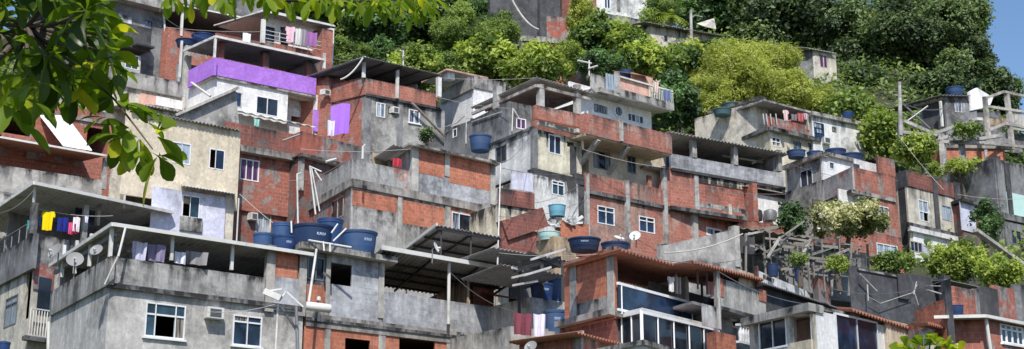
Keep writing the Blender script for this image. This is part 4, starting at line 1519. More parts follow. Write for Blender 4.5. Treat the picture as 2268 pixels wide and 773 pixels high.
h.bF('niche_side', 'brickdirty', (1650, 412, 1660, 495), -.75, .05)
h.roofF('rooflight', (1652, 411), (1762, 436), -.4, .6, .1, corr=0, name='niche_roof')
nx, nz = h.F(1668, 485, .4)
for px in (1675, 1706):
    mb = MB()
    mb.lathe(h.PF(px, 489, -.42), [(.001, 0), (.32, 0), (.38, .3), (.33, .55), (.2, .62), (.001, .62)], 14)
    mb.build('gas_bottle', 'darkmetal' if px < 1690 else 'greymetal', h.root, smooth=True)

# --- E2 cream house under the yellow tree
h = H['ledgecream'] = House('cream_house', 'cream house under the yellowish tree with a red-panelled balcony full of washing', (1705, 290), 80, (1800, 313), (1640, 318))
dep = h.L(1575, 320)[0]
h.storey('cream', (1705, 288, 1805, None), far=1638, wins=[((1709, 302, 1728, 322), dict(cols=2, rows=2, g='g')), ((1757, 310, 1776, 332), dict(cols=2, g='gt', f='creamgrey')), ((1790, 316, 1804, 336), dict(cols=1, g='gb', f='creamgrey'))])
h.bF('eave', 'mould', (1700, 282, 1810, 290), -.35, .2)
h.bL('eave', 'mould', (1705, 282, 1636, 290), -.35, .2)
h.wallF('balcony_panel', 'redplaster', (1698, 256, 1795, 280), .3, .1)
mb = MB()
for px in (1690, 1697, 1706, 1718):
    mb.bar(h.PF(px, 252, .15), h.PF(px + 3, 276, .15), .05)
mb.build('white_rail', 'whitepvc', h.root)
h.wallF('back_wall', 'brickdark', (1690, 225, 1800, 285), 3, .1)
x0, x1, z, yf = h.roofF('roofgrey', (1692, 221), (1796, 249), .0, 5, .3, edge='lightconcrete', eh=.12)
h.box('right_wall', 'creamdirty', h.F(1793, 260)[0], h.F(1797, 260)[0], .2, 3, h.F(1793, 285)[1], z - .1)
q = H['greyside'] = House('rendered_house', 'pale grey rendered house with striped tanks on its sloping roof', (1690, 260), 81.5, (1720, 268), (1575, 290))
q.wallL('side_wall', 'whitedirty', (1690, 222, 1574, None), 0, .2)
mb = MB()
g4 = [q.PL(1690, 222), q.PL(1574, 252)]
q.storey('creamgrey', (1676, 225, 1700, None), dep=5)
q.wallL('brick_patch', 'brickdirty', (1592, 255, 1574, None), -.03, .1)
mb.bar(q.PL(1692, 216, -.1), q.PL(1572, 250, -.1), .5, .16)
mb.build('eave', 'mould', q.root)
q = H['whiteright'] = House('white_house', 'white house with a blue grilled window at the edge of the trees', (1797, 300), 82, (1905, 322), (1790, 304))
q.storey('whitedirty', (1797, 252, 1910, None), dep=5, wins=[((1803, 270, 1825, 304), dict(cols=4, rows=3, g='gb', f='gb', bar=.03)), ((1843, 280, 1852, 292), dict(cols=1, g='g', f='mould'))])
q.bF('roof_edge', 'lightconcrete', (1795, 248, 1912, 256), -.25, 5, ref=0)
ac_unit(q, (1820, 305, 1835, 319), 'dirty air conditioner below the blue grilled window near the trees')

# --- E3 blue-grey house with brick balcony band
h = H['bluegrey'] = House('grey_house', 'blue-grey house crowded with blue tanks above a projecting brick balcony', (1822, 400), 70, (1950, 428), (1740, 428))
h.storey('white', (1822, 343, 1952, 400), far=1737, lm='mouldlight', wins=[((1836, 357, 1848, 374), dict(cols=1, g='gcur'))],
         lwins=[((1800, 370, 1772, 410), dict(cols=[1, 1.3], g='g', f='lavender'))])
TOP_E3 = h.F(1822, 338)[1]
h.bL('roof_edge', 'lightconcrete', (1823, 337, 1735, 346), -.2, .4)
h.bF('roof_edge', 'lightconcrete', (1822, 337, 1905, 344), -.2, .4)
h.storey('mouldlight', (1822, 398, 1960, None), far=1737)
q = H['brickbay'] = House('brick_house', 'brick bay with a white porch, projecting beyond the blue-grey walls', (1888, 430), 67.5, (1980, 450), (1822, 458))
q.wallL('parapet', 'brickgrey', (1888, 369, 1822, 420), -.05, .16)
q.wallF('parapet', 'brickdirty', (1888, 369, 1982, 420), -.05, .16)
q.wallF('raised_pier', 'brickdirty', (1945, 345, 1982, 382), -.04, .2)
q.wallF('raised_panel', 'white', (1893, 352, 1946, 390), .7, .1)
q.wallF('dark_hatch', 'black', (1892, 362, 1904, 380), .64, .05)
q.box('floor_slab', 'lightconcrete', -.1, q.F(1982, 440)[0], -.1, 5, q.F(1888, 428)[1], q.F(1888, 420)[1])
q.bL('ledge', 'mould', (1889, 420, 1800, 428), -.15, .1)
q.storey('brickdirty', (1930, 425, 1986, None), dep=5, wins=[((1938, 453, 1968, 485), dict(cols=3, g='gcur'))])
q.wallF('porch_wall', 'white', (1860, 418, 1932, 520), .35, .1)
q.wallF('porch_side', 'brickdark', (1800, 440, 1862, None), .3, .1)
q.storey('brickdirty', (1860, 500, 1995, None), dep=4, y=-.2, wins=[((1942, 537, 1988, 575), dict(cols=3, g='gpale'))])
ac_unit(q, (1893, 436, 1905, 446), 'air conditioner on the white porch wall of the projecting brick bay', k=.35)

# --- E4 stained cream house with brick top
h = H['streaked'] = House('stained_house', 'cream house divided by black rain streaks, with a brick parapet and an open window', (2007, 400), 71, (2120, 430), (1985, 408))
h.storey('creamgrey', (2007, 408, 2132, None), far=1984, lm='black', wins=[((2035, 441, 2056, 488), dict(cols=[1, 1.3], rows=[1, 1.2], g='gpale', open=(1,))), ((2086, 453, 2107, 486), dict(cols=2, g='gt', f='gpale'))])
h.wallF('parapet', 'brickdark', (2007, 377, 2122, 410), -.06, .16)
h.wallL('parapet', 'black', (2007, 375, 1982, 412), -.06, .16)
h.bF('streak_column', 'black', (2068, 395, 2077, 512), -.1, .1)
h.bF('streak_column', 'black', (2118, 405, 2131, 600), -.1, .1)
h.bF('ledge', 'mould', (2007, 493, 2135, 500), -.2, .1)
h.storey('white', (2009, 505, 2135, None), dep=4, y=-.06, x0=.2, wins=[((2016, 532, 2042, 556), dict(cols=3, g='gb', f='creamgrey'))])
h.wallF('white_shutter', 'lavender', (2043, 540, 2066, 562), -.12, .05)
h.bF('awning_edge', 'white', (2010, 502, 2132, 512), -.25, .0)
q = H['whitepanel'] = House('shed', 'narrow shed with a clean white front panel in the gap between the dark walls', (2130, 500), 73, (2160, 508), (2120, 503), cat='shed')
q.storey('brickdark', (2128, 452, 2164, None), dep=3)
q.wallF('white_panel', 'lavender', (2128, 446, 2160, 508), -.06, .05)
q.bF('eave', 'mould', (2124, 441, 2166, 447), -.3, 1)

# --- E5 dark houses at the right edge
h = H['soot'] = House('dark_house', 'soot-black house with a pale green panel at the edge of the slope', (2200, 400), 74, (2268, 416), (2190, 403))
h.storey('mould', (2200, 350, 2330, None), dep=6, wins=[((2236, 512, 2262, 560), dict(cols=2, g='g', f='mould'))])
h.wallF('green_panel', 'mint', (2232, 425, 2330, 478), -.05, .06)
h.bF('ledge', 'mould', (2200, 470, 2330, 484), -.3, .1)
h.bF('column', 'mould', (2202, 345, 2212, None), -.1, .1)
h.bF('column', 'black', (2222, 360, 2232, None), -.1, .1)
h.storey('mould', (2225, 490, 2330, None), dep=4, y=-.25, wins=[((2240, 508, 2262, 540), dict(cols=2, g='g', f='mould'))])
q = H['ramp'] = House('stair_wall', 'dark stairway wall with a long pale sloping coping', (2150, 505), 68, (2268, 530), (2140, 508), cat='wall', group=None)
q.storey('black', (2140, 560, 2330, None), dep=2)
mb = MB()
mb.bar(q.PF(2160, 510, -.1), q.PF(2285, 600, -.1), .3, .18)
mb.build('sloping_coping', 'lightconcrete', q.root)

# --- E6 bare concrete frame, brick infill behind it
h = H['frame'] = House('unfinished_building', 'bare unfinished concrete frame of posts and beams overgrown with shrubs', (2050, 320), 80, (2180, 322), (1992, 290), cat='building frame', group=None)
mb = MB()
for pts in (((1990, 292), (2062, 300)), ((2062, 298), (2152, 268)), ((2002, 268), (2075, 300)), ((2020, 312), (2200, 318)), ((2060, 318), (2130, 290)), ((2100, 318), (2220, 300))):
    mb.bar(h.PF(*pts[0], 0), h.PF(*pts[1], 0), .22, .2)
mb.build('beams', 'concrete', h.root)
for px, pt, pb in ((1996, 272, 305), (2048, 300, 372), (2090, 290, 380), (2134, 318, 380)):
    h.post('column', 'concrete', px, pt, pb + 40, .32, .02)
mb = MB()
for pts in (((2000, 230), (2060, 285)), ((2010, 268), (2055, 235))):
    mb.tube([h.PF(*pts[0], .5), h.PF(*pts[1], .5)], .06, 8)
mb.build('props', 'greymetal', h.root)
q = H['infill'] = House('brick_house', 'raw red brick storey with concrete posts behind the bare concrete frame', (2090, 372), 84, (2200, 374), (2080, 376))
q.storey('brick', (2090, 328, 2225, None), dep=5)
for l, r in ((2182, 2188), (2086, 2092)):
    q.bF('column', 'concrete', (l, 318, r, 420), -.08, .1)
q.bF('ring_beam', 'beam', (2085, 316, 2240, 328), -.15, .2)
q.storey('mould', (2140, 380, 2240, None), dep=4, y=-.4)
# frame house at the right edge
h = H['openframe'] = House('unfinished_building', 'open two-level concrete frame house with brown beams against the sky', (2215, 225), 83, (2300, 238), (2180, 232), cat='building frame', group=None)
for px, pt, pb, w_ in ((2186, 215, 320, .2), (2236, 208, 330, .22), (2290, 215, 330, .22)):
    h.post('column', 'beam', px, pt, pb, w_, 0)
mb = MB()
for pts in (((2182, 218), (2222, 203)), ((2222, 203), (2310, 222)), ((2190, 288), (2225, 274)), ((2225, 274), (2310, 290)), ((2186, 236), (2310, 254)), ((2190, 318), (2310, 330))):
    mb.bar(h.PF(*pts[0], -.05), h.PF(*pts[1], -.05), .15, .17)
mb.build('beams', 'beam', h.root)
h.wallF('back_wall', 'tan', (2180, 255, 2310, 275), 4, .1)
h.wallF('back_wall', 'greyplaster', (2232, 250, 2320, 285), 2.5, .1, holes=[(2216, 248, 2232, 276)])
h.wallF('lower_back_wall', 'inner', (2186, 288, 2320, 330), 3, .1)
h.wallF('pale_strip', 'white', (2190, 252, 2212, 258), .3, .3)
h.wallF('pale_strip', 'white', (2244, 243, 2266, 248), .3, .3)

# --- E7 dark house with the white gable end
h = H['gable2'] = House('dark_house', 'dark grey house below the great tree with a bright white gable panel', (2095, 260), 88, (2150, 264), (2040, 275))
h.storey('mould', (2092, 210, 2160, None), far=2036, wins=[((2114, 222, 2137, 248), dict(cols=3, g='gcur', f='whitedirty'))], lm='black')
h.roofF('roofdark', (2085, 210), (2150, 204), -.4, 5, .1, corr=.25)
h.bL('eave', 'lightconcrete', (2093, 214, 2030, 220), -.3, .2)
h.post('post', 'whitepvc', 2085, 224, 280, .12, -.3)
mb = MB()
p = [h.PF(2148, 203, -.1), h.PF(2164, 194, -.1), h.PF(2200, 216, -.1), h.PF(2192, 236, -.1), h.PF(2150, 245, -.1)]
bk = [q_ + (h.W(0, .2, 0) - h.W(0, 0, 0)) for q_ in p]
mb.poly(p)
mb.poly(bk[::-1])
for i in range(5):
    mb.poly([p[i], bk[i], bk[(i + 1) % 5], p[(i + 1) % 5]])
mb.build('white_gable', 'white', h.root)
h.storey('mould', (2150, 242, 2215, None), dep=3, y=.1)
h.bF('step', 'white', (2155, 262, 2172, 268), -.8, -.2, ref=-.5)

# --- top of the hill
h = H['hilltop'] = House('dark_house', 'dark grey house high among the trees with a brick annex and a blue-paned window', (1150, 30), 100, (1235, 36), (1090, 20))
h.storey('black', (1130, -60, 1240, None), far=1085, wins=[((1203, -4, 1226, 20), dict(cols=2, g='gb')), ((1150, -2, 1164, 16), dict(cols=2, g='g', f='mould'))], lm='black')
h.wallF('brick_patch', 'brickdark', (1168, -30, 1200, 34), -.05, .06)
h.bF('ledge', 'black', (1130, 22, 1240, 30), -.35, .1)
h.storey('redplaster', (1186, 33, 1232, None), dep=3, y=-1.2)
h.bF('retaining_wall', 'lightconcrete', (1150, 78, 1240, 90), -2.2, -1.8, ref=-2)
h.wallF('dark_door', 'black', (1168, 45, 1184, 70), -.08, .04)
h = H['hillwhite'] = House('white_house', 'white rendered house high on the hill above a grey retaining wall', (1330, 20), 104, (1460, 40), (1300, 26))
h.storey('whitedirty', (1330, -40, 1470, None), dep=6, wins=[((1338, -10, 1352, 18), dict(cols=2, g='gb'))])
h.storey('concrete', (1310, 25, 1400, None), dep=3, y=-.5)
h.bF('column', 'mould', (1366, -40, 1371, 24), -.1, .1)
h.storey('brickdark', (1290, -40, 1334, None), dep=4, y=.4)
h.storey('mouldlight', (1400, 40, 1480, None), dep=3, y=-1.0)
h = H['hillgrey'] = House('rendered_house', 'weathered pale grey house half hidden by bushes near the lamp post', (1440, 70), 97, (1580, 92), (1420, 76))
h.storey('creamgrey', (1440, 55, 1590, None), dep=5, wins=[((1470, 78, 1480, 92), dict(cols=1, g='g', f='lightconcrete'))])
h.roofF('roofdark', (1430, 48), (1605, 84), -.6, 5, .5)
h.wallF('arched_window', 'g', (1474, 106, 1484, 122), -.04, .03)
h = H['hidden'] = House('rendered_house', 'small beige house in deep shade under the great tree', (1805, 150), 101, (1850, 160), (1770, 150))
h.storey('creamgrey', (1803, 108, 1850, None), far=1765, wins=[((1815, 120, 1833, 148), dict(cols=2, g='gpur', f='creamgrey'))], lm='mould')
h.roofF('roofgrey', (1790, 106), (1852, 112), -.6, 5, .2, corr=.3)
# ------------------------------------------------------------------ things on and around the houses
g_, b_ = H['grey'], H['block']
tank_on(b_, 692, 492, 47, 1.6, TOP_A3, 'big blue tank in the middle of the six tanks on the pale roof slab', text=14)
tank_on(b_, 794, 506, 42, .9, TOP_A3, 'blue tank standing alone at the awning end of the pale roof slab', text=20)
tank_on(b_, 732, 480, 29, 3.6, TOP_A3, 'blue tank tucked behind the two biggest ones on the pale roof slab')
tank_on(g_, 626, 490, 23, 2.6, TOP_A1, 'blue tank standing highest at the brick recess end of the roof')
tank_on(g_, 586, 513, 25, 1.5, TOP_A1, 'squat blue tank nearest the dim brick house with the curtained lower window')
tank_on(g_, 630, 518, 26, .75, TOP_A1, 'small blue tank with white print peeping over the corrugated roof edge', text=12)
q = H['glass']
tank_on(q, 1294, 522, 36, 1.0, TOP_A5, 'blue tank with worn white print on the red-tiled brick tower', text=-12)
tank_on(q, 1362, 532, 31, 1.2, TOP_A5, 'low dark blue tank half hidden behind the red tiles of the brick tower')
tank(1216, 507, 534, 26, H['stainlow'].PF(1216, 530, -3.5).y, 'mint green tub on a small block behind the brick tower', m='mint', lid=False, name='water_tub')
tank(1234, 448, 480, 20, 60.4, 'sky blue tank on the rubble beside the stained cream walls', m='cyantank', lid=False)
tank_on(H['terra'], 1462, 342, 27, 1.2, TOP_D9, 'blue tank above the brick opening of the terracotta house')
tank_on(H['terra'], 1506, 349, 15, 1.0, TOP_D9, 'small cyan tank beside the grey parapet', m='cyantank', lid=False)
tank(1386, 150, 184, 17, H['balcony'].PF(1386, 180, 2.2).y, 'square-looking blue tank on the white house with the salmon balcony', lid=False)
tank(1064, 294, 335, 25, 67.2, 'large dark blue tank standing in shade against the mould-blackened wall')
tank(450, 69, 98, 27, 79, 'bright blue tank on the roof of the purple house')
tank(412, 83, 104, 24, 78.2, 'dark blue tank overhanging the brick edge of the purple house')
tank(638, 6, 34, 9, 86, 'tiny blue tank on top of the white-ceilinged brick house')
q = H['bluegrey']
tank_on(q, 1764, 352, 21, 1.6, TOP_E3, 'flat dark tank at the lower end of the blue-grey roof')
tank_on(q, 1805, 331, 19, 1.6, TOP_E3, 'blue tank in front of the cream wall with the air conditioner')
tank_on(q, 1850, 325, 23, 2.6, TOP_E3, 'blue tank rising highest behind the white parapet of the blue-grey house')
tank_on(q, 1884, 335, 27, 1.2, TOP_E3, 'widest blue tank, hugging the white parapet of the blue-grey house')
tank(2115, 188, 214, 20, 90, 'blue tank on the dark house under the great tree')
tank(1600, 238, 256, 21, 82.5, 'grey-green striped tank at the lower end of the sloping roof', m='greentank')
tank(1622, 223, 246, 23, 84, 'grey-green striped tank at the upper end of the sloping roof', m='greentank')
tank(2118, 676, 700, 17, H['corner'].PF(2118, 690, 2.6).y, 'open blue tank between the mouldy pillar and the red wall', lid=False)
tank(1878, 250, 262, 13, 84.5, 'small dark tank on the white house beside the trees')
tank(1713, 580, 612, 12, H['lowroof'].PF(1713, 600, 1.4).y, 'blue barrel behind the red tiled roof edge', lid=False, name='barrel')
tank(1770, 588, 622, 10, H['lowroof'].PF(1770, 600, 1.4).y, 'blue jerrycan standing on the dark sheet roof', lid=False, name='barrel')
tank(6, 756, 790, 14, 46, 'blue drum just showing under the balcony rail', name='barrel')

for a_ in ((123, 557, 19, 41.8, 'grey dish hanging lowest over the stair side of the roof terrace', 'dish', -35, 25),
           (166, 576, 19, 40.6, 'grey dish with a crooked arm in the middle of the parapet row', 'dish', 15, 25),
           (214, 555, 15, 41.0, 'smaller grey dish third along the terrace parapet', 'dish', -10, 30),
           (262, 549, 12, 43.0, 'pale dish behind the leaning white pipe', 'dish', 20, 40),
           (290, 558, 11, 43.4, 'small white dish lying low behind the parapet beside the washing', 'dishwhite', 10, 70)):
    dish(*a_[:5], m=a_[5], az=a_[6], el=a_[7])
dish(965, 549, 13, 46.5, 'white dish turned nearly edge-on on the sheet metal awning', 'dishwhite', 75, 20)
dish(1407, 523, 13, 49.5, 'white dish beside the tanks of the brick tower', 'dishwhite', -20, 25)
dish(1371, 528, 12, 48.5, 'white dish lying tilted on a blue tank lid', 'dishwhite', 30, 60, mast=.2)
dish(1176, 769, 15, 40.4, 'large grey dish at the foot of the brick shed', 'dish', -30, 30)

# laundry
Yb = H['line'].PF(110, 480, .2).y
for a_ in ((92, 468, 123, 509, (.8, .6, .01), 'shirt', 'bright yellow shirt on the clothes line of the shabby terrace'),
           (128, 481, 152, 512, (.02, .03, .2), 'shorts', 'navy blue shorts hanging next to the yellow shirt'),
           (153, 492, 163, 518, (.7, .1, .25), 'towel', 'hot pink cloth on the clothes line'),
           (161, 495, 174, 517, (.25, .02, .05), 'towel', 'dark red cloth on the clothes line'),
           (163, 480, 178, 512, (.72, .66, .7), 'towel', 'pale pinkish towel between the red cloth and the grey pillar'),
           (60, 488, 73, 508, (.05, .3, .3), 'towel', 'teal cloth beside the corner pillar'),
           (188, 478, 196, 492, (.7, .68, .78), 'towel', 'white rag beyond the second pillar'),
           (80, 478, 92, 500, (.1, .2, .4), 'towel', 'blue cloth behind the yellow shirt')):
    cloth(a_[0], a_[1], a_[2], a_[3], Yb - (.25 if a_[4][0] > .75 else 0), a_[6], a_[4], a_[5], slope=2, fold=.04)
line('green clothes line between the pillars of the shabby terrace', (82, 462, Yb), (250, 478, Yb + 1.6), .12)
Yg = 42.8
cloth(294, 534, 327, 574, H['grey'].PF(294, 534, .22).y, 'pale lavender sheet drying in the grey house terrace', (.55, .53, .66), 'sheet', 4)
cloth(329, 540, 367, 577, H['grey'].PF(329, 540, .22).y, 'dark mauve sheet drying in the grey house terrace', (.25, .22, .33), 'sheet', 4)
cloth(385, 556, 412, 582, H['grey'].PF(385, 556, .22).y, 'white sheet drying in the grey house terrace', (.75, .75, .85), 'sheet', 4)
cloth(412, 555, 462, 584, H['grey'].PF(412, 555, .22).y, 'grey patterned blanket slung in the grey house terrace', (.27, .26, .27), 'sheet', 5, name='hanging_blanket', cat='blanket')
cloth(1137, 692, 1178, 740, 44.8, 'maroon patterned blanket hanging at the end of the long parapet', (.2, .06, .08), 'sheet', 4, name='hanging_blanket', cat='blanket')
cloth(1181, 695, 1208, 745, 44.6, 'white and lavender sheet beside the printed blue tank', (.68, .66, .8), 'sheet', 2)
cloth(1478, 612, 1494, 645, 46.5, 'white shirt hung on the glass balcony', (.7, .7, .72), 'shirt', 2)
cloth(1494, 612, 1508, 650, 46.6, 'grey towel hung on the glass balcony', (.35, .34, .36), 'towel', 2)
cloth(1563, 622, 1580, 652, 47, 'pink towel hanging by the grey rendered parapet', (.6, .33, .33), 'towel', 2)
Yt = H['topbrick'].PF(650, 70, .1).y - .3
for a_ in ((632, 58, 655, 92, (.72, .48, .55), 'shirt', 'light pink shirt on the wire-railed balcony'), (655, 62, 668, 98, (.62, .62, .6), 'towel', 'off-white towel on the wire-railed balcony'),
           (668, 64, 680, 100, (.3, .28, .32), 'towel', 'grey cloth on the wire-railed balcony'), (680, 70, 703, 100, (.33, .14, .36), 'sheet', 'purple sheet on the wire-railed balcony'),
           (621, 58, 633, 85, (.02, .02, .03), 'shirt', 'black shirt on the wire-railed balcony')):
    cloth(a_[0], a_[1], a_[2], a_[3], Yt, a_[6], a_[4], a_[5], slope=3)
cloth(733, 234, 776, 300, 74.3, 'purple sheet hanging beside the purple house', (.4, .18, .75), 'sheet', -6)
cloth(726, 266, 742, 300, 74.2, 'white cloth drooping under the purple sheet', (.72, .68, .78), 'towel', 2)
for a_ in ((1733, 243, 1747, 266, (.66, .5, .5), 'shirt', 'faded pink shirt on the red-panelled balcony'), (1766, 250, 1780, 268, (.45, .12, .13), 'towel', 'red cloth on the red-panelled balcony'),
           (1752, 252, 1765, 266, (.2, .18, .2), 'towel', 'dark cloth on the red-panelled balcony'), (1780, 250, 1790, 264, (.5, .4, .42), 'towel', 'rose cloth on the red-panelled balcony')):
    cloth(a_[0], a_[1], a_[2], a_[3], 79.5, a_[6], a_[4], a_[5], slope=2)
cloth(1448, 180, 1458, 204, 77, 'pale pink cloth on the steel rail of the salmon balcony', (.7, .52, .5), 'towel', 2)
cloth(1469, 198, 1486, 222, 77.5, 'blue cloth on the steel rail of the salmon balcony', (.14, .18, .32), 'towel', 2)
cloth(562, 262, 575, 278, 69.5, 'mint cloth caught on the ribbed white awning', (.3, .55, .48), 'towel', 3)
cloth(538, 72, 556, 92, 78, 'white sheet of plastic standing on the white beam above the purple terrace', (.8, .8, .8), 'sheet', 3, name='plastic_sheet', cat='plastic sheet')
cloth(870, 350, 890, 368, 60, 'red bundle in the dark opening of the central brick house', (.45, .05, .07), 'towel', 2)

# leaning white panel on the shed roof
mb = MB()
sh_ = H['shed']
p = [sh_.PF(88, 256, 2.05), sh_.PF(146, 257, 2.05), sh_.PF(203, 334, .1), sh_.PF(140, 324, .1)]
mb.hexa(p + [q_ + V((0, .05, .05)) for q_ in p])
o = mb.build('leaning_sheet', 'white', None, p[0])
tag(o, 'white sheet leaning on the low red roof behind the big leaves', 'sheet')
mb = MB()

# poles, pipes, aerials
pole('pipe_mast', 'tall white pipe rising at the end of the white-capped brick storey', 'pipe', [(1109, 362, 57.0), (1104, 520, 56.6), (1102, 586, 48.5)], .05)
pole('pipe_mast', 'white pipe mast with a bent top above the tank cluster', 'pipe', [(658, 386, 55), (660, 500, 55)], .06, extra=[[(657, 386, 55), (667, 383, 55)]])
pole('pipe_mast', 'pair of slanting white pipes with a cross arm above the tanks', 'pipe', [(686, 368, 54.5), (699, 475, 54.5)], .06, extra=[[(685, 368, 54.5), (712, 380, 54.5)], [(697, 377, 54.5), (712, 400, 54.5)], [(690, 372, 54.5), (708, 468, 54.5)]])
pole('support_pole', 'white pole leaning between the tank slab and the white cylinder', 'pole', [(701, 552, 45.9), (684, 668, 45.2)], .07)
pole('leaning_pipe', 'thick white pipe leaning over the parapet corner beside the dishes', 'pipe', [(278, 504, 41.7), (262, 568, 41.5)], .06, extra=[[(262, 566, 41.5), (232, 630, 41.6)]])
pole('cable_post', 'thin white post below the broken white lamp arm', 'pole', [(616, 674, 44.2), (609, 800, 44)], .06)
pole('water_pipe', 'grey pipe bracket on the grey house wall', 'pipe', [(656, 680, 44.8), (660, 800, 44.6)], .09, m='greymetal', extra=[[(620, 676, 44.4), (657, 732, 44.8)]], extra_name='brace')
pole('corner_pipe', 'white downpipe at the far corner of the grey house', 'pipe', [(108, 713, 47), (106, 790, 46.9)], .09)
pole('corner_post', 'white pipe bent over the brick parapet of the central house', 'pipe', [(803, 352, 57), (804, 325, 57), (810, 320, 57)], .09)
# broken bracket of white tubes over the grey house
mb = MB()
for a_, b_ in (((625, 640), (588, 645)), ((622, 662), (634, 645)), ((634, 645), (672, 680))):
    mb.bar(P(*a_, 44), P(*b_, 44), .05)
root = mb.build('broken_bracket', 'whitepvc', None, P(625, 655, 44))
tag(root, 'broken white lamp arm sticking out over the grey house window', 'lamp arm')
mb = MB()
mb.bar(P(586, 645, 43.9), P(622, 661, 43.9), .24, .2)
mb.build('lamp_housing', 'whitemetal', root)
mb = MB()
a_, b_ = P(677, 677, 44.6), P(733, 684, 44.9)
ax = (b_ - a_).normalized()
mb.lathe(a_, [(.001, 0), (.12, 0), (.15, .04), (.15, (b_ - a_).length - .04), (.12, (b_ - a_).length), (.001, (b_ - a_).length)], 16, ax)
root = mb.build('water_heater', 'whitemetal', None, a_, smooth=True)
tag(root, 'white cylinder lying on the concrete ledge beside the brick bay', 'cylinder')
mb = MB()
mb.lathe(P(706, 665, 44.7), [(.001, 0), (.07, 0), (.07, .1), (.001, .14)], 10)
mb.build('valve', 'whitemetal', root)
pole('pipe_rack', 'white pipe across the front of the big blue tanks', 'pipe', [(683, 532, 46.4), (778, 548, 46.9)], .06,
     extra=[[(716, 535, 46.5), (718, 556, 46.4)], [(731, 538, 46.6), (731, 558, 46.5)], [(738, 534, 46.6), (767, 506, 46.8)], [(734, 516, 46.6), (748, 496, 46.8)], [(645, 490, 47), (646, 516, 46.8)]], extra_name='branch_pipe')


def antenna(px, pyt, pyb, w, Y, label):
    a_, b_ = P(px, pyt, Y), P(px, pyb, Y)
    mb = MB()
    mb.tube([b_, a_], .05, 8)
    root = mb.build('aerial', 'whitepvc', None, b_, smooth=True)
    tag(root, label, 'aerial', 'aerials on the roofs')
    s_ = w * Y / FPX
    mb = MB()
    mb.tube([a_ - Z * .15 - V((s_, .3, -.05)), a_ - Z * .15 + V((s_ * .2, .1, 0))], .05, 6)
    mb.tube([a_ - Z * .55 - V((s_ * .1, .1, 0)), a_ - Z * .4 + V((s_ * .7, -.2, 0))], .05, 6)
    mb.build('crossbar', 'whitepvc', root)


antenna(1305, 134, 168, 28, 78, 'white television aerial on the roof of the mould-blackened house')
antenna(893, 112, 145, 6, 81, 'small white aerial behind the dark sheet roof')
mb = MB()
mb.tube([P(1532, 100, 96), P(1530, 22, 96)], [.13, .1], 10)
root = mb.build('lamp_post', 'lightconcrete', None, P(1532, 100, 96))
tag(root, 'pale concrete lamp post on the hill beside the white sunshade', 'lamp post')
mb = MB()
mb.tube([P(1531, 40, 96), P(1540, 34, 96), P(1556, 38, 96)], .05, 8)
mb.build('lamp_arm', 'greymetal', root)
mb = MB()
p = [P(1543, 52, 95), P(1582, 40, 97), P(1586, 64, 95.5), P(1560, 58, 93.5)]
mb.poly(p)
mb.poly([q_ - Z * .04 for q_ in p][::-1])
for i in range(4):
    mb.poly([p[i], p[i] - Z * .04, p[(i + 1) % 4] - Z * .04, p[(i + 1) % 4]])
o = mb.build('sunshade', 'creamgrey', None, p[0])
tag(o, 'white triangular sunshade on the hill beside the lamp post', 'sunshade')
mb = MB()
mb.tube([P(1995, 300, 79), P(1992, 182, 79)], [.14, .1], 10)
root = mb.build('utility_pole', 'concrete', None, P(1995, 300, 79))
tag(root, 'slim grey utility pole standing at the corner of the bare concrete frame', 'utility pole')
mb = MB()
mb.bar(P(1980, 210, 79), P(2006, 214, 79), .09, .09)
mb.build('crossarm', 'wood', root)
line('sagging cable from the utility pole to the dark house', (1993, 225, 79), (2090, 240, 87.5), .3, .03, 'greymetal', 'cable', 'cable')
line('cable slung across the grey cement wall', (1470, 560, 53), (1645, 518, 55.5), .2, .03, 'rope', 'cable', 'cable')
line('thick bright hose hanging on the dark hilltop house', (1132, -5, 98), (1194, 66, 97), .5, .09, 'lightconcrete', 'hose', 'hose')
line('white hose curling off the brick wall beside the dark sheet roof', (754, 176, 75.5), (804, 128, 75.8), .25, .05, 'whitepvc', 'hose', 'hose')
pole('scrap_bar', 'white bar lying across the white frame of the gable lean-to', 'bar', [(424, 183, 71), (466, 213, 70.5)], .11)
pole('timber_bar', 'pale bar sticking out of the dim brick parapet', 'bar', [(625, 312, 59), (664, 298, 60.2)], .07, m='lightconcrete')
pole('broken_gutter', 'white broken gutter end on the terrace wall', 'gutter', [(722, 358, 58), (744, 352, 58.5)], .09)
# open pergola roofs between the long parapet and the brick tower
w = H['pergola'] = House('pergola', 'open pergola of dark beams and corrugated sheets between the two roof terraces', (1140, 640), 49, (1245, 656), (1120, 645), cat='pergola', group=None)
x0, z = w.F(1095, 548, 1)
x1 = w.F(1262, 572, 1)[0]
w.sheet('roof_sheet', 'roofgrey', x0, x1 + .2, 1, 5, z, z - .1, .2, .035)
x0, z = w.F(1110, 585, -.5)
x1 = w.F(1250, 605, -.5)[0]
w.sheet('roof_sheet', 'roofdark', x0, x1, -.5, 2.2, z, z - .15, .2, .035)
mb = MB()
for a_, b_ in (((1134, 593), (1158, 600)), ((1160, 610), (1220, 592)), ((1134, 615), (1216, 596)), ((1136, 632), (1190, 622)), ((1176, 575), (1252, 552))):
    mb.bar(w.PF(*a_, -1), w.PF(*b_, -.6), .06, .07)
mb.build('white_battens', 'whitemetal', w.root)
mb = MB()
for a_, b_ in (((1140, 600), (1240, 570)), ((1170, 560), (1240, 590)), ((1150, 580), (1160, 680))):
    mb.bar(w.PF(*a_, -.8), w.PF(*b_, -.4), .12, .12)
for px in (1150, 1200, 1246):
    mb.bar(w.PF(px, 580, 1), V((*w.PF(px, 580, 1).xy, w.zb)), .12)
mb.build('dark_beams', 'darkmetal', w.root)
r_ = w.storey('lightconcrete', (1130, 722, 1262, None), dep=4, y=-1.2)
tank_on(w, 1232, 684, 28, -.4, r_[3], 'blue tank with white print on the ledge beside the brick tower', text=-8)
r_ = w.storey('lightconcrete', (1176, 658, 1262, None), dep=3, y=.6)
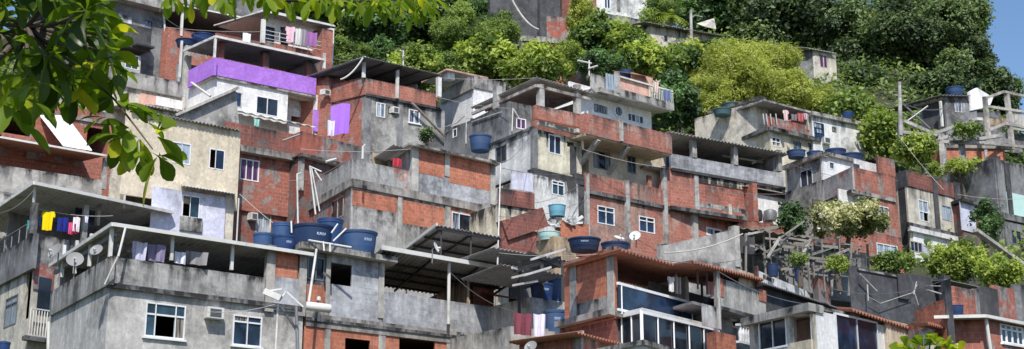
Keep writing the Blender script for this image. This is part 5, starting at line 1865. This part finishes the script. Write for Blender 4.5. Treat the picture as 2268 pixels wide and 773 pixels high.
tank_on(w, 1200, 624, 26, 1.3, r_[3], 'blue tank in the shade under the sheet roofs', text=10)
tank_on(w, 1234, 612, 22, 2.2, r_[3], 'upright blue tank in shade pressed against the brick tower')
w.wallF('back_wall', 'mould', (1130, 620, 1262, 702), 4.5, .1)
w.bF('ledge_pipe', 'lightconcrete', (1192, 728, 1260, 737), -.4, .0, ref=-.2)
ac_unit(H['darkroof'], (861, 237, 875, 251), 'rusty air conditioner set in the hole of the mouldy floor under the dark sheet roof', k=.12)
ac_unit(H['ledgecream'], (1762, 335, 1779, 347), 'grey air conditioner under the middle window of the cream house below the yellowish tree')
ac_unit(H['purple'], (380, 125, 396, 150), 'white air conditioner on the brick end of the purple house', 'L', k=-.2) if False else None
# rubble and pale scraps beside the cyan tank
rb = random.Random(9)
mb = MB()
for k in range(46):
    px = rb.uniform(1222, 1284)
    c_ = H['stainlow'].PF(px, 500 - 14 * sin((px - 1215) / 75 * pi) + rb.uniform(-6, 8), -1.5 + rb.uniform(-.3, .5))
    d_ = V((rb.uniform(-1, 1), rb.uniform(-.6, .6), rb.uniform(-.35, .35))).normalized() * rb.uniform(.06, .36)
    mb.bar(c_ - d_, c_ + d_, rb.uniform(.1, .3), rb.uniform(.04, .2))
o = mb.build('rubble', 'whitedirty', None, P(1230, 512, 58))
tag(o, kind='stuff')
o['label'] = 'broken pale slabs and scraps heaped below the sky blue tank'

gc = 'cables strung between the houses'
for i, (a_, b_, lab) in enumerate((
        ((366, 60, 80), (585, 70, 81), 'thin cable from the dark grey block to the white-ceilinged balcony'),
        ((531, 290, 56.5), (665, 330, 60), 'thin cable along the dim recessed brick front'),
        ((640, 400, 57), (779, 345, 57), 'thin cable rising to the parapet of the central brick house'),
        ((970, 215, 76), (1128, 240, 67.5), 'thin cable from the terracotta parapet to the soot-dark annex'),
        ((1110, 372, 56), (1297, 380, 65), 'thin cable from the white mast to the red balcony house'),
        ((1104, 480, 55), (1300, 440, 65), 'thin cable over the rubble beside the sky blue tank'),
        ((1104, 560, 50), (1363, 560, 44), 'thin cable from the white mast to the brick tower'),
        ((1470, 400, 65), (1740, 430, 66), 'thin cable across the smooth red brick below the long roof'),
        ((1740, 360, 69), (1988, 400, 70), 'thin cable along the blue-grey house roof'),
        ((1990, 300, 78.5), (2090, 420, 70), 'thin cable dropping from the concrete frame'),
        ((1590, 600, 46.5), (1800, 675, 41), 'thin cable from the short tiled roof to the white house'),
        ((1845, 640, 49), (2092, 620, 44), 'thin cable over the black netting'),
        ((616, 672, 44), (452, 690, 42.5), 'thin cable from the broken bracket along the grey house wall'),
        ((994, 600, 45), (1138, 690, 47), 'thin cable along the blue-grey parapet'),
        ((76, 420, 51.5), (-20, 470, 49), 'thin cable at the end of the laundry terrace'),
        ((2120, 430, 70), (2268, 440, 72), 'thin cable towards the soot-black house'),
        ((1298, 262, 64), (1487, 302, 66.5), 'thin cable along the top red balcony band'),
        ((1182, 285, 63), (1110, 362, 57), 'thin cable from the streaked cream corner to the white mast'),
        ((1290, 330, 64), (1474, 372, 66), 'thin cable under the red balcony band'),
        ((1297, 400, 65.5), (1180, 450, 60), 'thin cable from the red balcony house to the sky blue tank'),
        ((807, 215, 76), (700, 215, 74), 'thin cable between the purple sheet and the purple balcony'),
        ((910, 330, 57.5), (665, 330, 60), 'thin cable over the grey patched parapet'),
        ((475, 90, 74), (366, 40, 80), 'thin cable from the purple house post to the dark grey block'),
        ((718, 120, 75), (806, 125, 75.8), 'thin cable from the white beam to the dark sheet roof'),
        ((973, 172, 75.5), (1190, 172, 69.5), 'thin cable between the dark sheet roof and the grey roof'),
        ((1700, 290, 79), (1830, 345, 69.5), 'thin cable dropping past the cream house windows'),
        ((1363, 545, 43.5), (1640, 575, 46), 'thin cable along the tiled roofs'),
        ((531, 430, 56), (700, 560, 47), 'thin cable slanting down to the tank slab'))):
    line(lab, a_, b_, .12 + .1 * (i % 3), .011, 'greymetal' if i % 3 else 'rope', 'cable', 'cable', gc)
# ------------------------------------------------------------------ vegetation
def leaves_mesh(name, pts, nrm, size, tint, m, parent, base, aspect=.55, fold=.18):
    """many small folded leaf sprays: pts, nrm (n,3), size (n,), tint (n,)"""
    n = len(pts)
    t = RNG.normal(size=(n, 3))
    t -= nrm * (t * nrm).sum(1, keepdims=True)
    t /= np.linalg.norm(t, axis=1, keepdims=True) + 1e-9
    b = np.cross(nrm, t)
    s = size[:, None]
    w = s * aspect * RNG.uniform(.7, 1.3, (n, 1))
    v = np.empty((n, 4, 3))
    v[:, 0] = pts - t * s
    v[:, 1] = pts + b * w - nrm * s * fold
    v[:, 2] = pts + t * s
    v[:, 3] = pts - b * w - nrm * s * fold
    v -= np.array(base)
    me = bpy.data.meshes.new(name)
    me.vertices.add(4 * n)
    me.vertices.foreach_set('co', v.reshape(-1))
    idx = np.arange(4 * n).reshape(n, 4)
    tri = np.concatenate([idx[:, [0, 1, 2]], idx[:, [0, 2, 3]]], 1).reshape(-1)
    me.loops.add(6 * n)
    me.loops.foreach_set('vertex_index', tri.astype(np.int32))
    me.polygons.add(2 * n)
    me.polygons.foreach_set('loop_start', np.arange(0, 6 * n, 3, dtype=np.int32))
    me.update(calc_edges=True)
    at = me.attributes.new('tint', 'FLOAT', 'FACE')
    at.data.foreach_set('value', np.repeat(np.clip(tint, 0, 1), 2).astype(np.float32))
    me.materials.append(m)
    o = bpy.data.objects.new(name, me)
    C.objects.link(o)
    if parent:
        o.parent = parent
    else:
        o.location = base
    return o


def crown(name, c, rx, ry, rz, n, size, m, parent, base, lobes=14, lobe=(.3, .5), tint=(.15, .75), up=.5, rag=.25, aspect=.55, flat=.85):
    """lobes of twigs: every lobe carries sprays of leaves on its outside, so the outline stays ragged and sky shows between sprays"""
    u = RNG.normal(size=(lobes, 3))
    u /= np.linalg.norm(u, axis=1, keepdims=True)
    u *= RNG.uniform(.2, .9, (lobes, 1)) ** .6
    lr = RNG.uniform(*lobe, lobes) * RNG.uniform(.75, 1.25, lobes)
    lt = RNG.uniform(*tint, lobes)
    rm = (rx * rz) ** .5
    cen = np.array(c) + u * np.array([rx, ry, rz]) * .82
    ns = max(lobes * 10, int(n / 13))
    wts = lr ** 2
    k = RNG.choice(lobes, ns, p=wts / wts.sum())
    d = RNG.normal(size=(ns, 3))
    d[:, 2] += .3
    d /= np.linalg.norm(d, axis=1, keepdims=True)
    rad = lr[k] * (1.08 - np.abs(RNG.normal(0, rag, ns))).clip(.1, 1.4)
    sc = cen[k] + d * rad[:, None] * np.array([1, 1, flat]) * rm
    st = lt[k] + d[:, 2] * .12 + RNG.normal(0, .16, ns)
    sr = RNG.uniform(.8, 1.9, ns) * size
    j = RNG.integers(0, ns, n)
    e = RNG.normal(size=(n, 3)) * .75
    pts = sc[j] + (e + d[j] * .5) * sr[j][:, None]
    nm = d[j] * .6 + RNG.normal(size=(n, 3)) * .5 + np.array([0, 0, up])
    nm /= np.linalg.norm(nm, axis=1, keepdims=True)
    ti = st[j] + RNG.normal(0, .1, n)
    sz = size * RNG.uniform(.5, 1.25, n)
    return leaves_mesh(name, pts, nm, sz, ti, m, parent, base, aspect), cen


L_dark = leaf_mat('dark_foliage', (.03, .055, .03), (.25, .33, .14), .34)
L_deep = leaf_mat('blue_green_foliage', (.035, .07, .035), (.22, .36, .13), .36)
L_mid = leaf_mat('mid_green_foliage', (.055, .11, .03), (.4, .5, .14), .42)
L_bright = leaf_mat('bright_green_foliage', (.08, .15, .032), (.55, .62, .15), .46)
L_olive = leaf_mat('olive_foliage', (.2, .245, .055), (.64, .66, .18), .46)
L_pale = leaf_mat('pale_yellow_foliage', (.12, .15, .05), (.7, .67, .36), .35, yellow=(.8, .75, .6))
GTREE = 'trees and bushes on the hillside'


def tree(name, label, cat, px, py, rx, ry, Y, m, size=.3, dens=.2, foot=None, depth=None, trunk=.16, group=GTREE, **kw):
    c = P(px, py, Y)
    k = Y / FPX
    RX, RZ = rx * k, ry * k
    RYd = depth or (RX + RZ) / 2 * .9
    zb = min(terr(c.x, c.y), c.z - RZ * .8) if foot is None else foot
    base = V((c.x, c.y, zb))
    root = empty(name, base, label, cat, group)
    n = int(pi * rx * ry * dens * 1.5)
    size *= .72
    o, ends = crown('crown', c, RX, RYd, RZ, n, size, m, root, base, **kw)
    mb = MB()
    top = c - Z * RZ * .25
    side = V((RNG.uniform(-.3, .3), RNG.uniform(-.2, .2), 0)) * RX * .4
    mid = base.lerp(top, .55) + side
    r0 = trunk * max(.6, RZ / 3)
    mb.tube([base - Z * .4, mid, top], [r0 * 1.4, r0 * 1.05, r0 * .75], 8)
    for e in ends[:8]:
        e = V(e)
        mb.tube([top.lerp(mid, RNG.uniform(0, .6)), top.lerp(e, .5) + Z * RZ * .05, e], [r0 * .55, r0 * .35, r0 * .12], 6)
    mb.build('trunk', 'bark', root, smooth=True)
    return root


T = tree
# the great dark tree and its neighbours on the crest
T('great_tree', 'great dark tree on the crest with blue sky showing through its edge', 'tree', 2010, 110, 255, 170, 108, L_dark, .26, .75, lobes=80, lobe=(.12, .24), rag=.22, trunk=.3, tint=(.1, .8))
T('broadleaf_tree', 'dark spreading tree at the sky edge above the white gable', 'tree', 2165, 185, 112, 118, 104, L_dark, .25, .55, lobes=44, lobe=(.13, .24), rag=.22, tint=(.15, .9))
T('broadleaf_tree', 'dark tree above the olive bamboo-like tree', 'tree', 1740, 60, 160, 115, 112, L_dark, .32, .45, lobes=44, lobe=(.2, .36), tint=(.1, .75))
T('broadleaf_tree', 'dark tree behind the lamp post and white sunshade', 'tree', 1590, 15, 120, 90, 115, L_deep, .32, .42, lobes=30, lobe=(.2, .36))
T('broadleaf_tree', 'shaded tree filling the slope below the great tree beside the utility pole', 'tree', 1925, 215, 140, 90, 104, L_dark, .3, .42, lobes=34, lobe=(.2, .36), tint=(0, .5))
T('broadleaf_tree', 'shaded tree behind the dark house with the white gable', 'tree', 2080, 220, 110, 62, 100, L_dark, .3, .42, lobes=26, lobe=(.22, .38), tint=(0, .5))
# olive tree and round it
T('bamboo_thicket', 'large olive-yellow feathery tree above the cream house', 'tree', 1640, 185, 155, 92, 90, L_olive, .19, .75, lobes=46, lobe=(.16, .32), tint=(.35, .8), aspect=.26)
T('bamboo_thicket', 'lower olive-yellow clump between the salmon balcony tree and the grey-green tanks', 'tree', 1565, 215, 70, 58, 87, L_olive, .19, .75, lobes=30, lobe=(.18, .34), tint=(.25, .75), aspect=.26)
T('bamboo_thicket', 'upper olive-yellow clump reaching towards the small shaded house', 'tree', 1700, 140, 92, 52, 95, L_olive, .19, .75, lobes=30, lobe=(.18, .34), tint=(.3, .8), aspect=.26)
T('leafy_shrub', 'thin creeper over the broken boards of the ruined shack', 'shrub', 1770, 575, 26, 16, 56.6, L_mid, .1, .4, foot=P(1770, 615, 56.6).z, lobes=10, lobe=(.25, .45))
T('leafy_shrub', 'pale weeds growing through the foot of the ruined shack', 'shrub', 1856, 585, 30, 18, 56.4, L_bright, .1, .4, foot=P(1856, 625, 56.4).z, lobes=10, lobe=(.25, .45))
T('feathery_tree', 'yellow-green feathery tree descending behind the cream house roofs', 'tree', 1770, 225, 90, 70, 89, L_olive, .19, .6, lobes=30, lobe=(.18, .34), tint=(.2, .7), aspect=.28)
T('leafy_tree', 'fresh green tree beside the white house with the blue grilled window', 'tree', 1880, 240, 75, 62, 88, L_mid, .26, .3, lobes=18, lobe=(.2, .36), tint=(.2, .8))
T('leafy_tree', 'light green bush cascading behind the bare concrete frame', 'bush', 1965, 295, 72, 62, 84, L_bright, .24, .32, lobes=20, lobe=(.18, .34), tint=(.1, .75))
T('leafy_bush', 'small yellow-green bush beside the raised brick pier', 'bush', 2035, 330, 55, 40, 80, L_bright, .22, .3, lobes=14, lobe=(.22, .4))
T('leafy_tree', 'dark green tree below the salmon balcony', 'tree', 1505, 225, 58, 78, 86, L_deep, .28, .3, lobes=18, lobe=(.2, .36), tint=(.2, .9))
T('leafy_tree', 'mid green tree between the salmon balcony and the olive tree', 'tree', 1500, 140, 62, 50, 91, L_mid, .28, .3, lobes=16, lobe=(.2, .38), tint=(.1, .8))
# upper band
for i, (px, py, rx, ry, Y, m, sz, lab, cat) in enumerate((
        (770, 130, 48, 62, 92, L_mid, .3, 'green tree next to the brick house with the wire-railed balcony', 'tree'),
        (835, 60, 78, 66, 99, L_deep, .33, 'dark blue-green tree above the dark sheet roof', 'tree'),
        (830, 125, 45, 45, 93, L_deep, .26, 'rounded dark bush over the dark sheet roof', 'bush'),
        (925, 40, 80, 60, 104, L_dark, .33, 'dark tree in the gap below the overhanging leaves', 'tree'),
        (1020, 80, 88, 72, 98, L_mid, .3, 'broad mid-green tree beside the dark hilltop house', 'tree'),
        (925, 145, 72, 42, 91, L_bright, .28, 'sunlit bush above the end of the dark sheet roof', 'bush'),
        (1010, 150, 60, 40, 90, L_mid, .28, 'green bush above the pale flat canopy', 'bush'),
        (1090, 140, 78, 48, 90, L_bright, .28, 'yellow-green bush above the slanted balcony', 'bush'),
        (1080, 40, 60, 55, 106, L_deep, .33, 'dark tree at the corner of the dark hilltop house', 'tree'),
        (1185, 150, 75, 38, 88, L_bright, .28, 'bright bush behind the mould-blackened house roof', 'bush'),
        (1292, 50, 44, 85, 97, L_olive, .24, 'tall yellow-green tree between the two hilltop houses', 'tree'),
        (1330, 90, 60, 55, 94, L_mid, .26, 'leafy tree below the white hilltop house', 'tree'),
        (1255, 128, 55, 36, 91, L_bright, .26, 'sunny bush below the brick annex on the hill', 'bush'),
        (1395, 95, 48, 50, 92, L_bright, .26, 'light green tree with palm-like sprays under the white hilltop house', 'tree'),
        (1330, 145, 65, 32, 88, L_deep, .26, 'dark bush behind the television aerial', 'bush'),
        (1425, 140, 55, 36, 89, L_bright, .26, 'bright bush behind the salmon balcony', 'bush'),
        (1465, 22, 52, 40, 100, L_mid, .3, 'pale spiky tree over the weathered grey house', 'tree'),
        (610, -40, 110, 60, 100, L_deep, .33, 'dark tree beyond the highest grey roof, over the hanging leaves', 'tree'),
        (330, -50, 160, 60, 104, L_deep, .33, 'dark tree above the dark grey block with the black balcony', 'tree'),
        (672, 8, 95, 62, 97, L_deep, .3, 'dark tree glimpsed above the wire-railed balcony', 'tree'),
        (1000, 0, 90, 60, 112, L_deep, .34, 'dark tree on the crest beyond the dark hilltop house', 'tree'),
        (1180, -60, 110, 60, 116, L_dark, .34, 'dark tree rising behind the dark hilltop house', 'tree'),
        (1400, -50, 130, 60, 120, L_dark, .34, 'dark tree rising behind the white hilltop house', 'tree'),
        (1500, 0, 70, 60, 116, L_deep, .34, 'dark tree filling the crest between the white house and the lamp post', 'tree'),
        (1112, 72, 48, 50, 95, L_mid, .28, 'feathery green tree in front of the dark hilltop house', 'tree'),
        (762, 30, 85, 72, 105, L_mid, .3, 'mid-green tree standing taller behind the brick house with the washing', 'tree'),
        (1590, 110, 50, 34, 96, L_mid, .28, 'green bush under the white sunshade', 'bush'),
        (1520, 120, 45, 26, 92, L_olive, .24, 'olive bush in front of the lamp post', 'bush'))):
    T('hillside_' + cat, lab, cat, px, py, rx * 1.06, ry * 1.1, Y, m, sz * (.6, .85, .72, .95)[i % 4], (.85, .5, .65, .42)[i % 4], lobes=(30, 22, 38, 16)[i % 4], lobe=((.14, .3), (.2, .42), (.12, .26), (.24, .46))[i % 4], tint=(.05, .9), aspect=(.3, .6, .4, .75)[i % 4], rag=(.3, .2, .35, .25)[i % 4])
# one small palm by the weathered house
c = P(1487, 40, 98)
bs = V((c.x, c.y, min(terr(c.x, c.y), c.z - 3)))
root = empty('palm_tree', bs, 'small palm with pale arching fronds beside the weathered grey house', 'palm', GTREE)
rp = random.Random(4)
mb = MB()
for k in range(17):
    a = 2 * pi * k / 17 + rp.uniform(-.2, .2)
    L, rise = rp.uniform(1.5, 2.2), rp.uniform(.1, .9)
    sp_ = [c + V((cos(a), sin(a), 0)) * (L * t) + Z * (rise * L * t - 1.1 * L * t * t * (1.2 - rise * .5)) for t in np.linspace(0, 1, 12)]
    sd = V((-sin(a), cos(a), 0))
    for i in range(1, 12):
        d_ = (sp_[i] - sp_[i - 1]).normalized()
        for s_ in (-1, 1):
            e_ = sd * s_ * .5 + d_ * .3 - Z * .18
            mb.poly([sp_[i - 1], sp_[i - 1] + d_ * .1, sp_[i - 1] + e_ * (1.1 - i / 13)])
fr_ = mb.build('crown', L_bright, root)
at_ = fr_.data.attributes.new('tint', 'FLOAT', 'FACE')
at_.data.foreach_set('value', np.random.default_rng(2).uniform(.2, .95, len(fr_.data.polygons)).astype(np.float32))
mb = MB()
mb.tube([bs - Z * .3, bs.lerp(c, .5) + V((.15, 0, 0)), c], [.16, .13, .11], 8)
mb.build('trunk', 'bark', root, smooth=True)

# lower greenery among the houses
T('leafy_shrub', 'shrub of large pale yellow-green leaves over the ruined timber shack', 'shrub', 1868, 484, 128, 50, 62, L_pale, .14, .5, foot=P(1865, 545, 62).z, lobes=44, lobe=(.09, .2), tint=(.1, 1.0), aspect=.6, rag=.4)
T('leafy_shrub', 'low grey-green shrub under the lower window of the brick bay', 'shrub', 1975, 582, 55, 24, 60, L_mid, .12, .45, lobes=20, lobe=(.2, .4), tint=(.1, .7))
T('leafy_tree', 'bright green tree in front of the white ground floor of the streaked house', 'tree', 2118, 580, 84, 48, 61, L_bright, .13, .55, lobes=44, lobe=(.09, .23), rag=.38, tint=(.15, .9))
T('leafy_bush', 'rounder bright bush below the pale sloping coping', 'bush', 2215, 602, 64, 40, 58, L_bright, .13, .55, lobes=34, lobe=(.1, .25), rag=.38, tint=(.2, 1))
T('leafy_shrub', 'thin yellow-green shrub overhanging the brick parapet of the streaked house', 'shrub', 2125, 376, 82, 24, 76, L_bright, .13, .36, lobes=26, lobe=(.1, .24), rag=.4, tint=(.2, .85))
T('leafy_shrub', 'small shrub growing on the bare concrete beams', 'shrub', 2135, 285, 48, 16, 79.5, L_mid, .17, .26, foot=P(2135, 300, 79.5).z, lobes=12, lobe=(.22, .4))
T('leafy_shrub', 'dark creeper in the gap beside the white niche', 'shrub', 1755, 480, 22, 50, 66, L_deep, .17, .3, lobes=10, lobe=(.25, .45), tint=(.1, .6))
T('leafy_shrub', 'shrub in the gap between the white shed panel and the soot-black house', 'shrub', 2185, 480, 28, 62, 71.5, L_deep, .14, .4, lobes=16, lobe=(.25, .45), tint=(.1, .8))
T('leafy_shrub', 'dark pointed shrub below the loose plank', 'shrub', 946, 298, 12, 22, 72, L_dark, .12, .7, lobes=8, lobe=(.3, .5))
T('leafy_tree', 'dark leaves behind the grey block at the upper corner', 'tree', 215, 60, 60, 90, 90, L_deep, .3, .28, lobes=14, lobe=(.25, .4))

# undergrowth on the slope
n = 90000
X = RNG.uniform(-46, 48, n)
Yv = RNG.uniform(70, 128, n)
keep = np.array([math.sin(x * .9 + y * .7) + math.sin(x * .37 - y * .53 + 2) + RNG.uniform(-1, 1) > -1.2 for x, y in zip(X, Yv)])
X, Yv = X[keep], Yv[keep]
Zv = np.array([terr(x, y) for x, y in zip(X, Yv)]) + np.abs(RNG.normal(0, .55, len(X)))
nm = RNG.normal(size=(len(X), 3)) * .6 + np.array([0, -.5, .8])
nm /= np.linalg.norm(nm, axis=1, keepdims=True)
ti = .4 + .25 * np.sin(X * .8 + Yv * .5) + RNG.normal(0, .2, len(X))
o = leaves_mesh('undergrowth', np.stack([X, Yv, Zv], 1), nm, RNG.uniform(.1, .32, len(X)), ti, L_mid, None, (0, 90, 25), .5)
tag(o, 'low green undergrowth covering the steep hillside', 'undergrowth', None, 'stuff')


# ------------------------------------------------------------------ near trees with large leaves
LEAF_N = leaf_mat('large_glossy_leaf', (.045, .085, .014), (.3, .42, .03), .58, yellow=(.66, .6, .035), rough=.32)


def blade(mb, tints, p, d, nrm, L, W, tint, droop=.25):
    """one obovate leaf: narrow foot, wide towards the tip, folded a little along the midrib"""
    d = d.normalized()
    s = d.cross(nrm).normalized()
    nrm = s.cross(d).normalized()
    prof = ((0, .05), (.18, .22), (.4, .62), (.62, .95), (.8, 1.0), (.93, .66), (1.0, .08))
    rows = []
    for t, w in prof:
        c = p + d * (L * t) - Z * (droop * L * t * t) + nrm * (.04 * L * sin(t * 3))
        e = s * (W * .5 * w)
        rows.append((len(mb.v), w))
        mb.v += [c - e + nrm * (.16 * W * w), c, c + e + nrm * (.16 * W * w)]
    for k in range(len(rows) - 1):
        a, b = rows[k][0], rows[k + 1][0]
        mb.f += [[a, a + 1, b + 1, b], [a + 1, a + 2, b + 2, b + 1]]
        tints += [tint, tint]


def leaf_cluster(mb, tw, tints, rnd, p, axis, n, L, tint=(.2, .9)):
    axis = axis.normalized()
    u = axis.cross(Z if abs(axis.z) < .9 else V((1, 0, 0))).normalized()
    w = axis.cross(u)
    for k in range(n):
        a = 2 * pi * k / n + rnd.uniform(-.4, .4)
        d = (u * cos(a) + w * sin(a)) * rnd.uniform(.6, 1.1) + axis * rnd.uniform(.15, .9)
        l = L * rnd.uniform(.65, 1.15)
        nn = (Z * .8 + V((rnd.uniform(-.7, .7), rnd.uniform(-.7, .7), 0)))
        blade(mb, tints, p + d.normalized() * .012, d, nn, l, l * rnd.uniform(.36, .5), rnd.uniform(*tint), rnd.uniform(.05, .5))


def leaf_obj(mb, tints, parent):
    o = mb.build('leaves', LEAF_N, parent, smooth=True)
    at = o.data.attributes.new('tint', 'FLOAT', 'FACE')
    at.data.foreach_set('value', np.array(tints, dtype=np.float32))
    return o


rnd = random.Random(21)
base = V((-4.6, 7.6, 0))
root = empty('almond_tree', base, 'near tree with large glossy leaves reaching in at the upper corner and along the top', 'tree')
lb, tw, tints = MB(), MB(), []
fork = V((-4.4, 7.5, 3.0))
tw.tube([base - Z * .3, base + Z * 1.4 + V((.1, 0, 0)), fork], [.2, .17, .14], 12)


def limb(pts, r0, r1):
    n_ = len(pts)
    tw.tube(pts, [r0 + (r1 - r0) * i / (n_ - 1) for i in range(n_)], 8)


hub = P(60, 60, 7.4)
limb([fork, fork.lerp(hub, .5) + V((0, 0, .12)), hub], .1, .035)
# dense mass in the corner
for k in range(64):
    a = rnd.uniform(0, 2 * pi)
    rr_ = sqrt(rnd.random())
    px, py = 70 + 155 * rr_ * cos(a), 60 + 150 * rr_ * sin(a)
    if py > 150 and px > 190:
        continue
    p = P(px, py, rnd.uniform(6.6, 9))
    if k % 2 == 0:
        limb([hub.lerp(p, .05), hub.lerp(p, .5) - Z * .03, p], .014, .006)
    out = (p - hub)
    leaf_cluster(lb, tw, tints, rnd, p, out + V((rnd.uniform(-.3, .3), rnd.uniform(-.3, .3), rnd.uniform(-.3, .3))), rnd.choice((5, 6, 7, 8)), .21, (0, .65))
# shading leaves above the frame
for k in range(38):
    p = P(rnd.uniform(-220, 330), rnd.uniform(-420, -60), rnd.uniform(5.6, 8.4))
    leaf_cluster(lb, tw, tints, rnd, p, V((rnd.uniform(-1, 1), rnd.uniform(-1, 1), .3)), 7, .22, (0, .7))
# outer leaves, sunlight put into their lighter, yellower tint
for px, py, ax in ((225, 40, (1, 0, -.1)), (232, 85, (1, 0, -.3)), (236, 118, (1, -.2, -.3)), (205, 12, (1, 0, .4)), (190, 150, (.5, 0, -1)), (150, 190, (.1, 0, -1)), (90, 190, (-.1, 0, -1)), (60, 170, (-.3, 0, -1)), (215, 140, (.8, 0, -.8))):
    p = P(px, py, 7.0)
    limb([hub, hub.lerp(p, .5), p], .014, .006)
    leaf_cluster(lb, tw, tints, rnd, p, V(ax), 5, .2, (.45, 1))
# drooping twig
tp = [P(205, 175, 7.1), P(255, 222, 7.0), P(300, 280, 6.95), P(338, 330, 6.9)]
limb([hub] + tp, .009, .004)
for px, py, ax, n_ in ((225, 195, (-.2, 0, .5), 5), (248, 215, (-.4, 0, .3), 5), (268, 228, (.4, 0, .4), 6), (285, 250, (.2, 0, .5), 6), (318, 268, (.5, 0, .5), 5), (345, 300, (1, 0, .25), 5), (290, 285, (-.5, 0, -.3), 5), (308, 305, (-.5, 0, -.6), 5), (325, 335, (-.1, 0, -1), 5), (350, 345, (.6, 0, -.7), 6), (268, 300, (-.3, 0, -.3), 5), (240, 260, (-.3, 0, -.8), 4)):
    leaf_cluster(lb, tw, tints, rnd, P(px, py, 6.95), V(ax), n_, .165, (.15, .95))
for px, py, ax, n_ in ((5, 235, (.7, 0, -.1), 4), (20, 262, (1, 0, .3), 4), (40, 215, (0, 0, -1), 4), (75, 180, (0, 0, -1), 4)):
    leaf_cluster(lb, tw, tints, rnd, P(px, py, 6.6), V(ax), n_, .2, (.2, .9))
limb([hub, P(-20, 150, 6.8), P(0, 300, 6.6)], .018, .008)
# branch along the top of the picture
tb = [fork + Z * .4, P(100, -260, 6.6), P(420, -75, 6.7), P(610, -4, 6.8), P(760, 2, 6.9), P(960, -6, 7.0)]
limb(tb, .035, .008)
for k in range(52):
    px = 370 + 590 * (k + rnd.random()) / 52
    py = rnd.uniform(-34, 4) - (8 if px < 560 else 0)
    leaf_cluster(lb, tw, tints, rnd, P(px, py, rnd.uniform(6.4, 7.3)), V((rnd.uniform(-.3, .8), rnd.uniform(-.3, .3), rnd.uniform(-1, -.1))), rnd.choice((3, 4, 5)), .105, (.5, 1))
for k in range(16):
    leaf_cluster(lb, tw, tints, rnd, P(rnd.uniform(760, 950), rnd.uniform(0, 32), rnd.uniform(6.6, 7.3)), V((rnd.uniform(-.3, .8), 0, rnd.uniform(-1, -.1))), 4, .085, (.2, .8))
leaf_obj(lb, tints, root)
tw.build('trunk', 'bark', root, smooth=True)

# small leafy plant at the bottom edge
c = P(2050, 800, 26)
root = empty('leafy_plant', V((c.x, c.y, terr(c.x, c.y))), 'young tree whose tuft of large green leaves shows at the bottom edge', 'tree')
lb, tw, tints = MB(), MB(), []
tw.tube([V((c.x, c.y, terr(c.x, c.y) - .2)), c], [.07, .04], 8)
for px, py, ax in ((2045, 768, (0, 0, 1)), (2075, 766, (.4, 0, .9)), (2010, 775, (-.7, 0, .5)), (2100, 775, (.8, 0, .5)), (2035, 785, (-.4, -.4, .6)), (2060, 755, (.1, 0, 1)), (1995, 785, (-1, 0, .2)), (2120, 785, (1, 0, .2))):
    p = P(px, py, 26 + rnd.uniform(-.4, .4))
    tw.tube([c - Z * .3, p], [.03, .015], 6)
    leaf_cluster(lb, tw, tints, rnd, p, V(ax), 8, .36, (.4, 1))
leaf_obj(lb, tints, root)
tw.build('trunk', 'bark', root, smooth=True)

# ------------------------------------------------------------------ ground
gx = np.concatenate([np.linspace(-600, -70, 12), np.linspace(-64, 64, 65), np.linspace(70, 600, 12)])
gy = np.concatenate([np.linspace(-200, 10, 8), np.linspace(14, 170, 79), np.linspace(180, 900, 14)])
vs = [(x, y, terr(x, y)) for y in gy for x in gx]
nx = len(gx)
fs = [(j * nx + i, j * nx + i + 1, (j + 1) * nx + i + 1, (j + 1) * nx + i) for j in range(len(gy) - 1) for i in range(nx - 1)]
me = bpy.data.meshes.new('hillside')
me.from_pydata(vs, [], fs)
for p_ in me.polygons:
    p_.use_smooth = True
me.materials.append(plain('hillside_soil', (.045, .05, .022), .95, .5, scale=.8, dirt=((.03, .045, .015), .7)))
o = bpy.data.objects.new('hillside', me)
C.objects.link(o)
o['kind'] = 'structure'

# ------------------------------------------------------------------ daylight
SUN = V((.06, -1, 0)).normalized()
ELEV = radians(49)
w = bpy.data.worlds.new('World')
scene.world = w
w.use_nodes = True
nt = w.node_tree
sky = nt.nodes.new('ShaderNodeTexSky')
sky.sky_type = 'NISHITA'
sky.sun_disc = False
sky.sun_elevation = ELEV
sky.sun_rotation = atan2(SUN.x, SUN.y)
sky.air_density = 1.1
sky.dust_density = .7
sky.ozone_density = 6
nt.links.new(sky.outputs[0], nt.nodes['Background'].inputs[0])
nt.nodes['Background'].inputs[1].default_value = .15
sl = bpy.data.lights.new('sun', 'SUN')
sl.energy = 5.0
sl.angle = radians(.6)
sl.color = (1, .955, .88)
so = bpy.data.objects.new('sun', sl)
C.objects.link(so)
so.rotation_euler = (V((SUN.x * cos(ELEV), SUN.y * cos(ELEV), sin(ELEV)))).to_track_quat('Z', 'Y').to_euler()
so.location = (0, -20, 60)
scene.view_settings.view_transform = 'Standard'
scene.view_settings.look = 'None'
scene.view_settings.exposure = 0
scene.view_settings.gamma = 1
scene.render.engine = 'CYCLES'
scene.cycles.max_bounces = 6
scene.cycles.transparent_max_bounces = 6
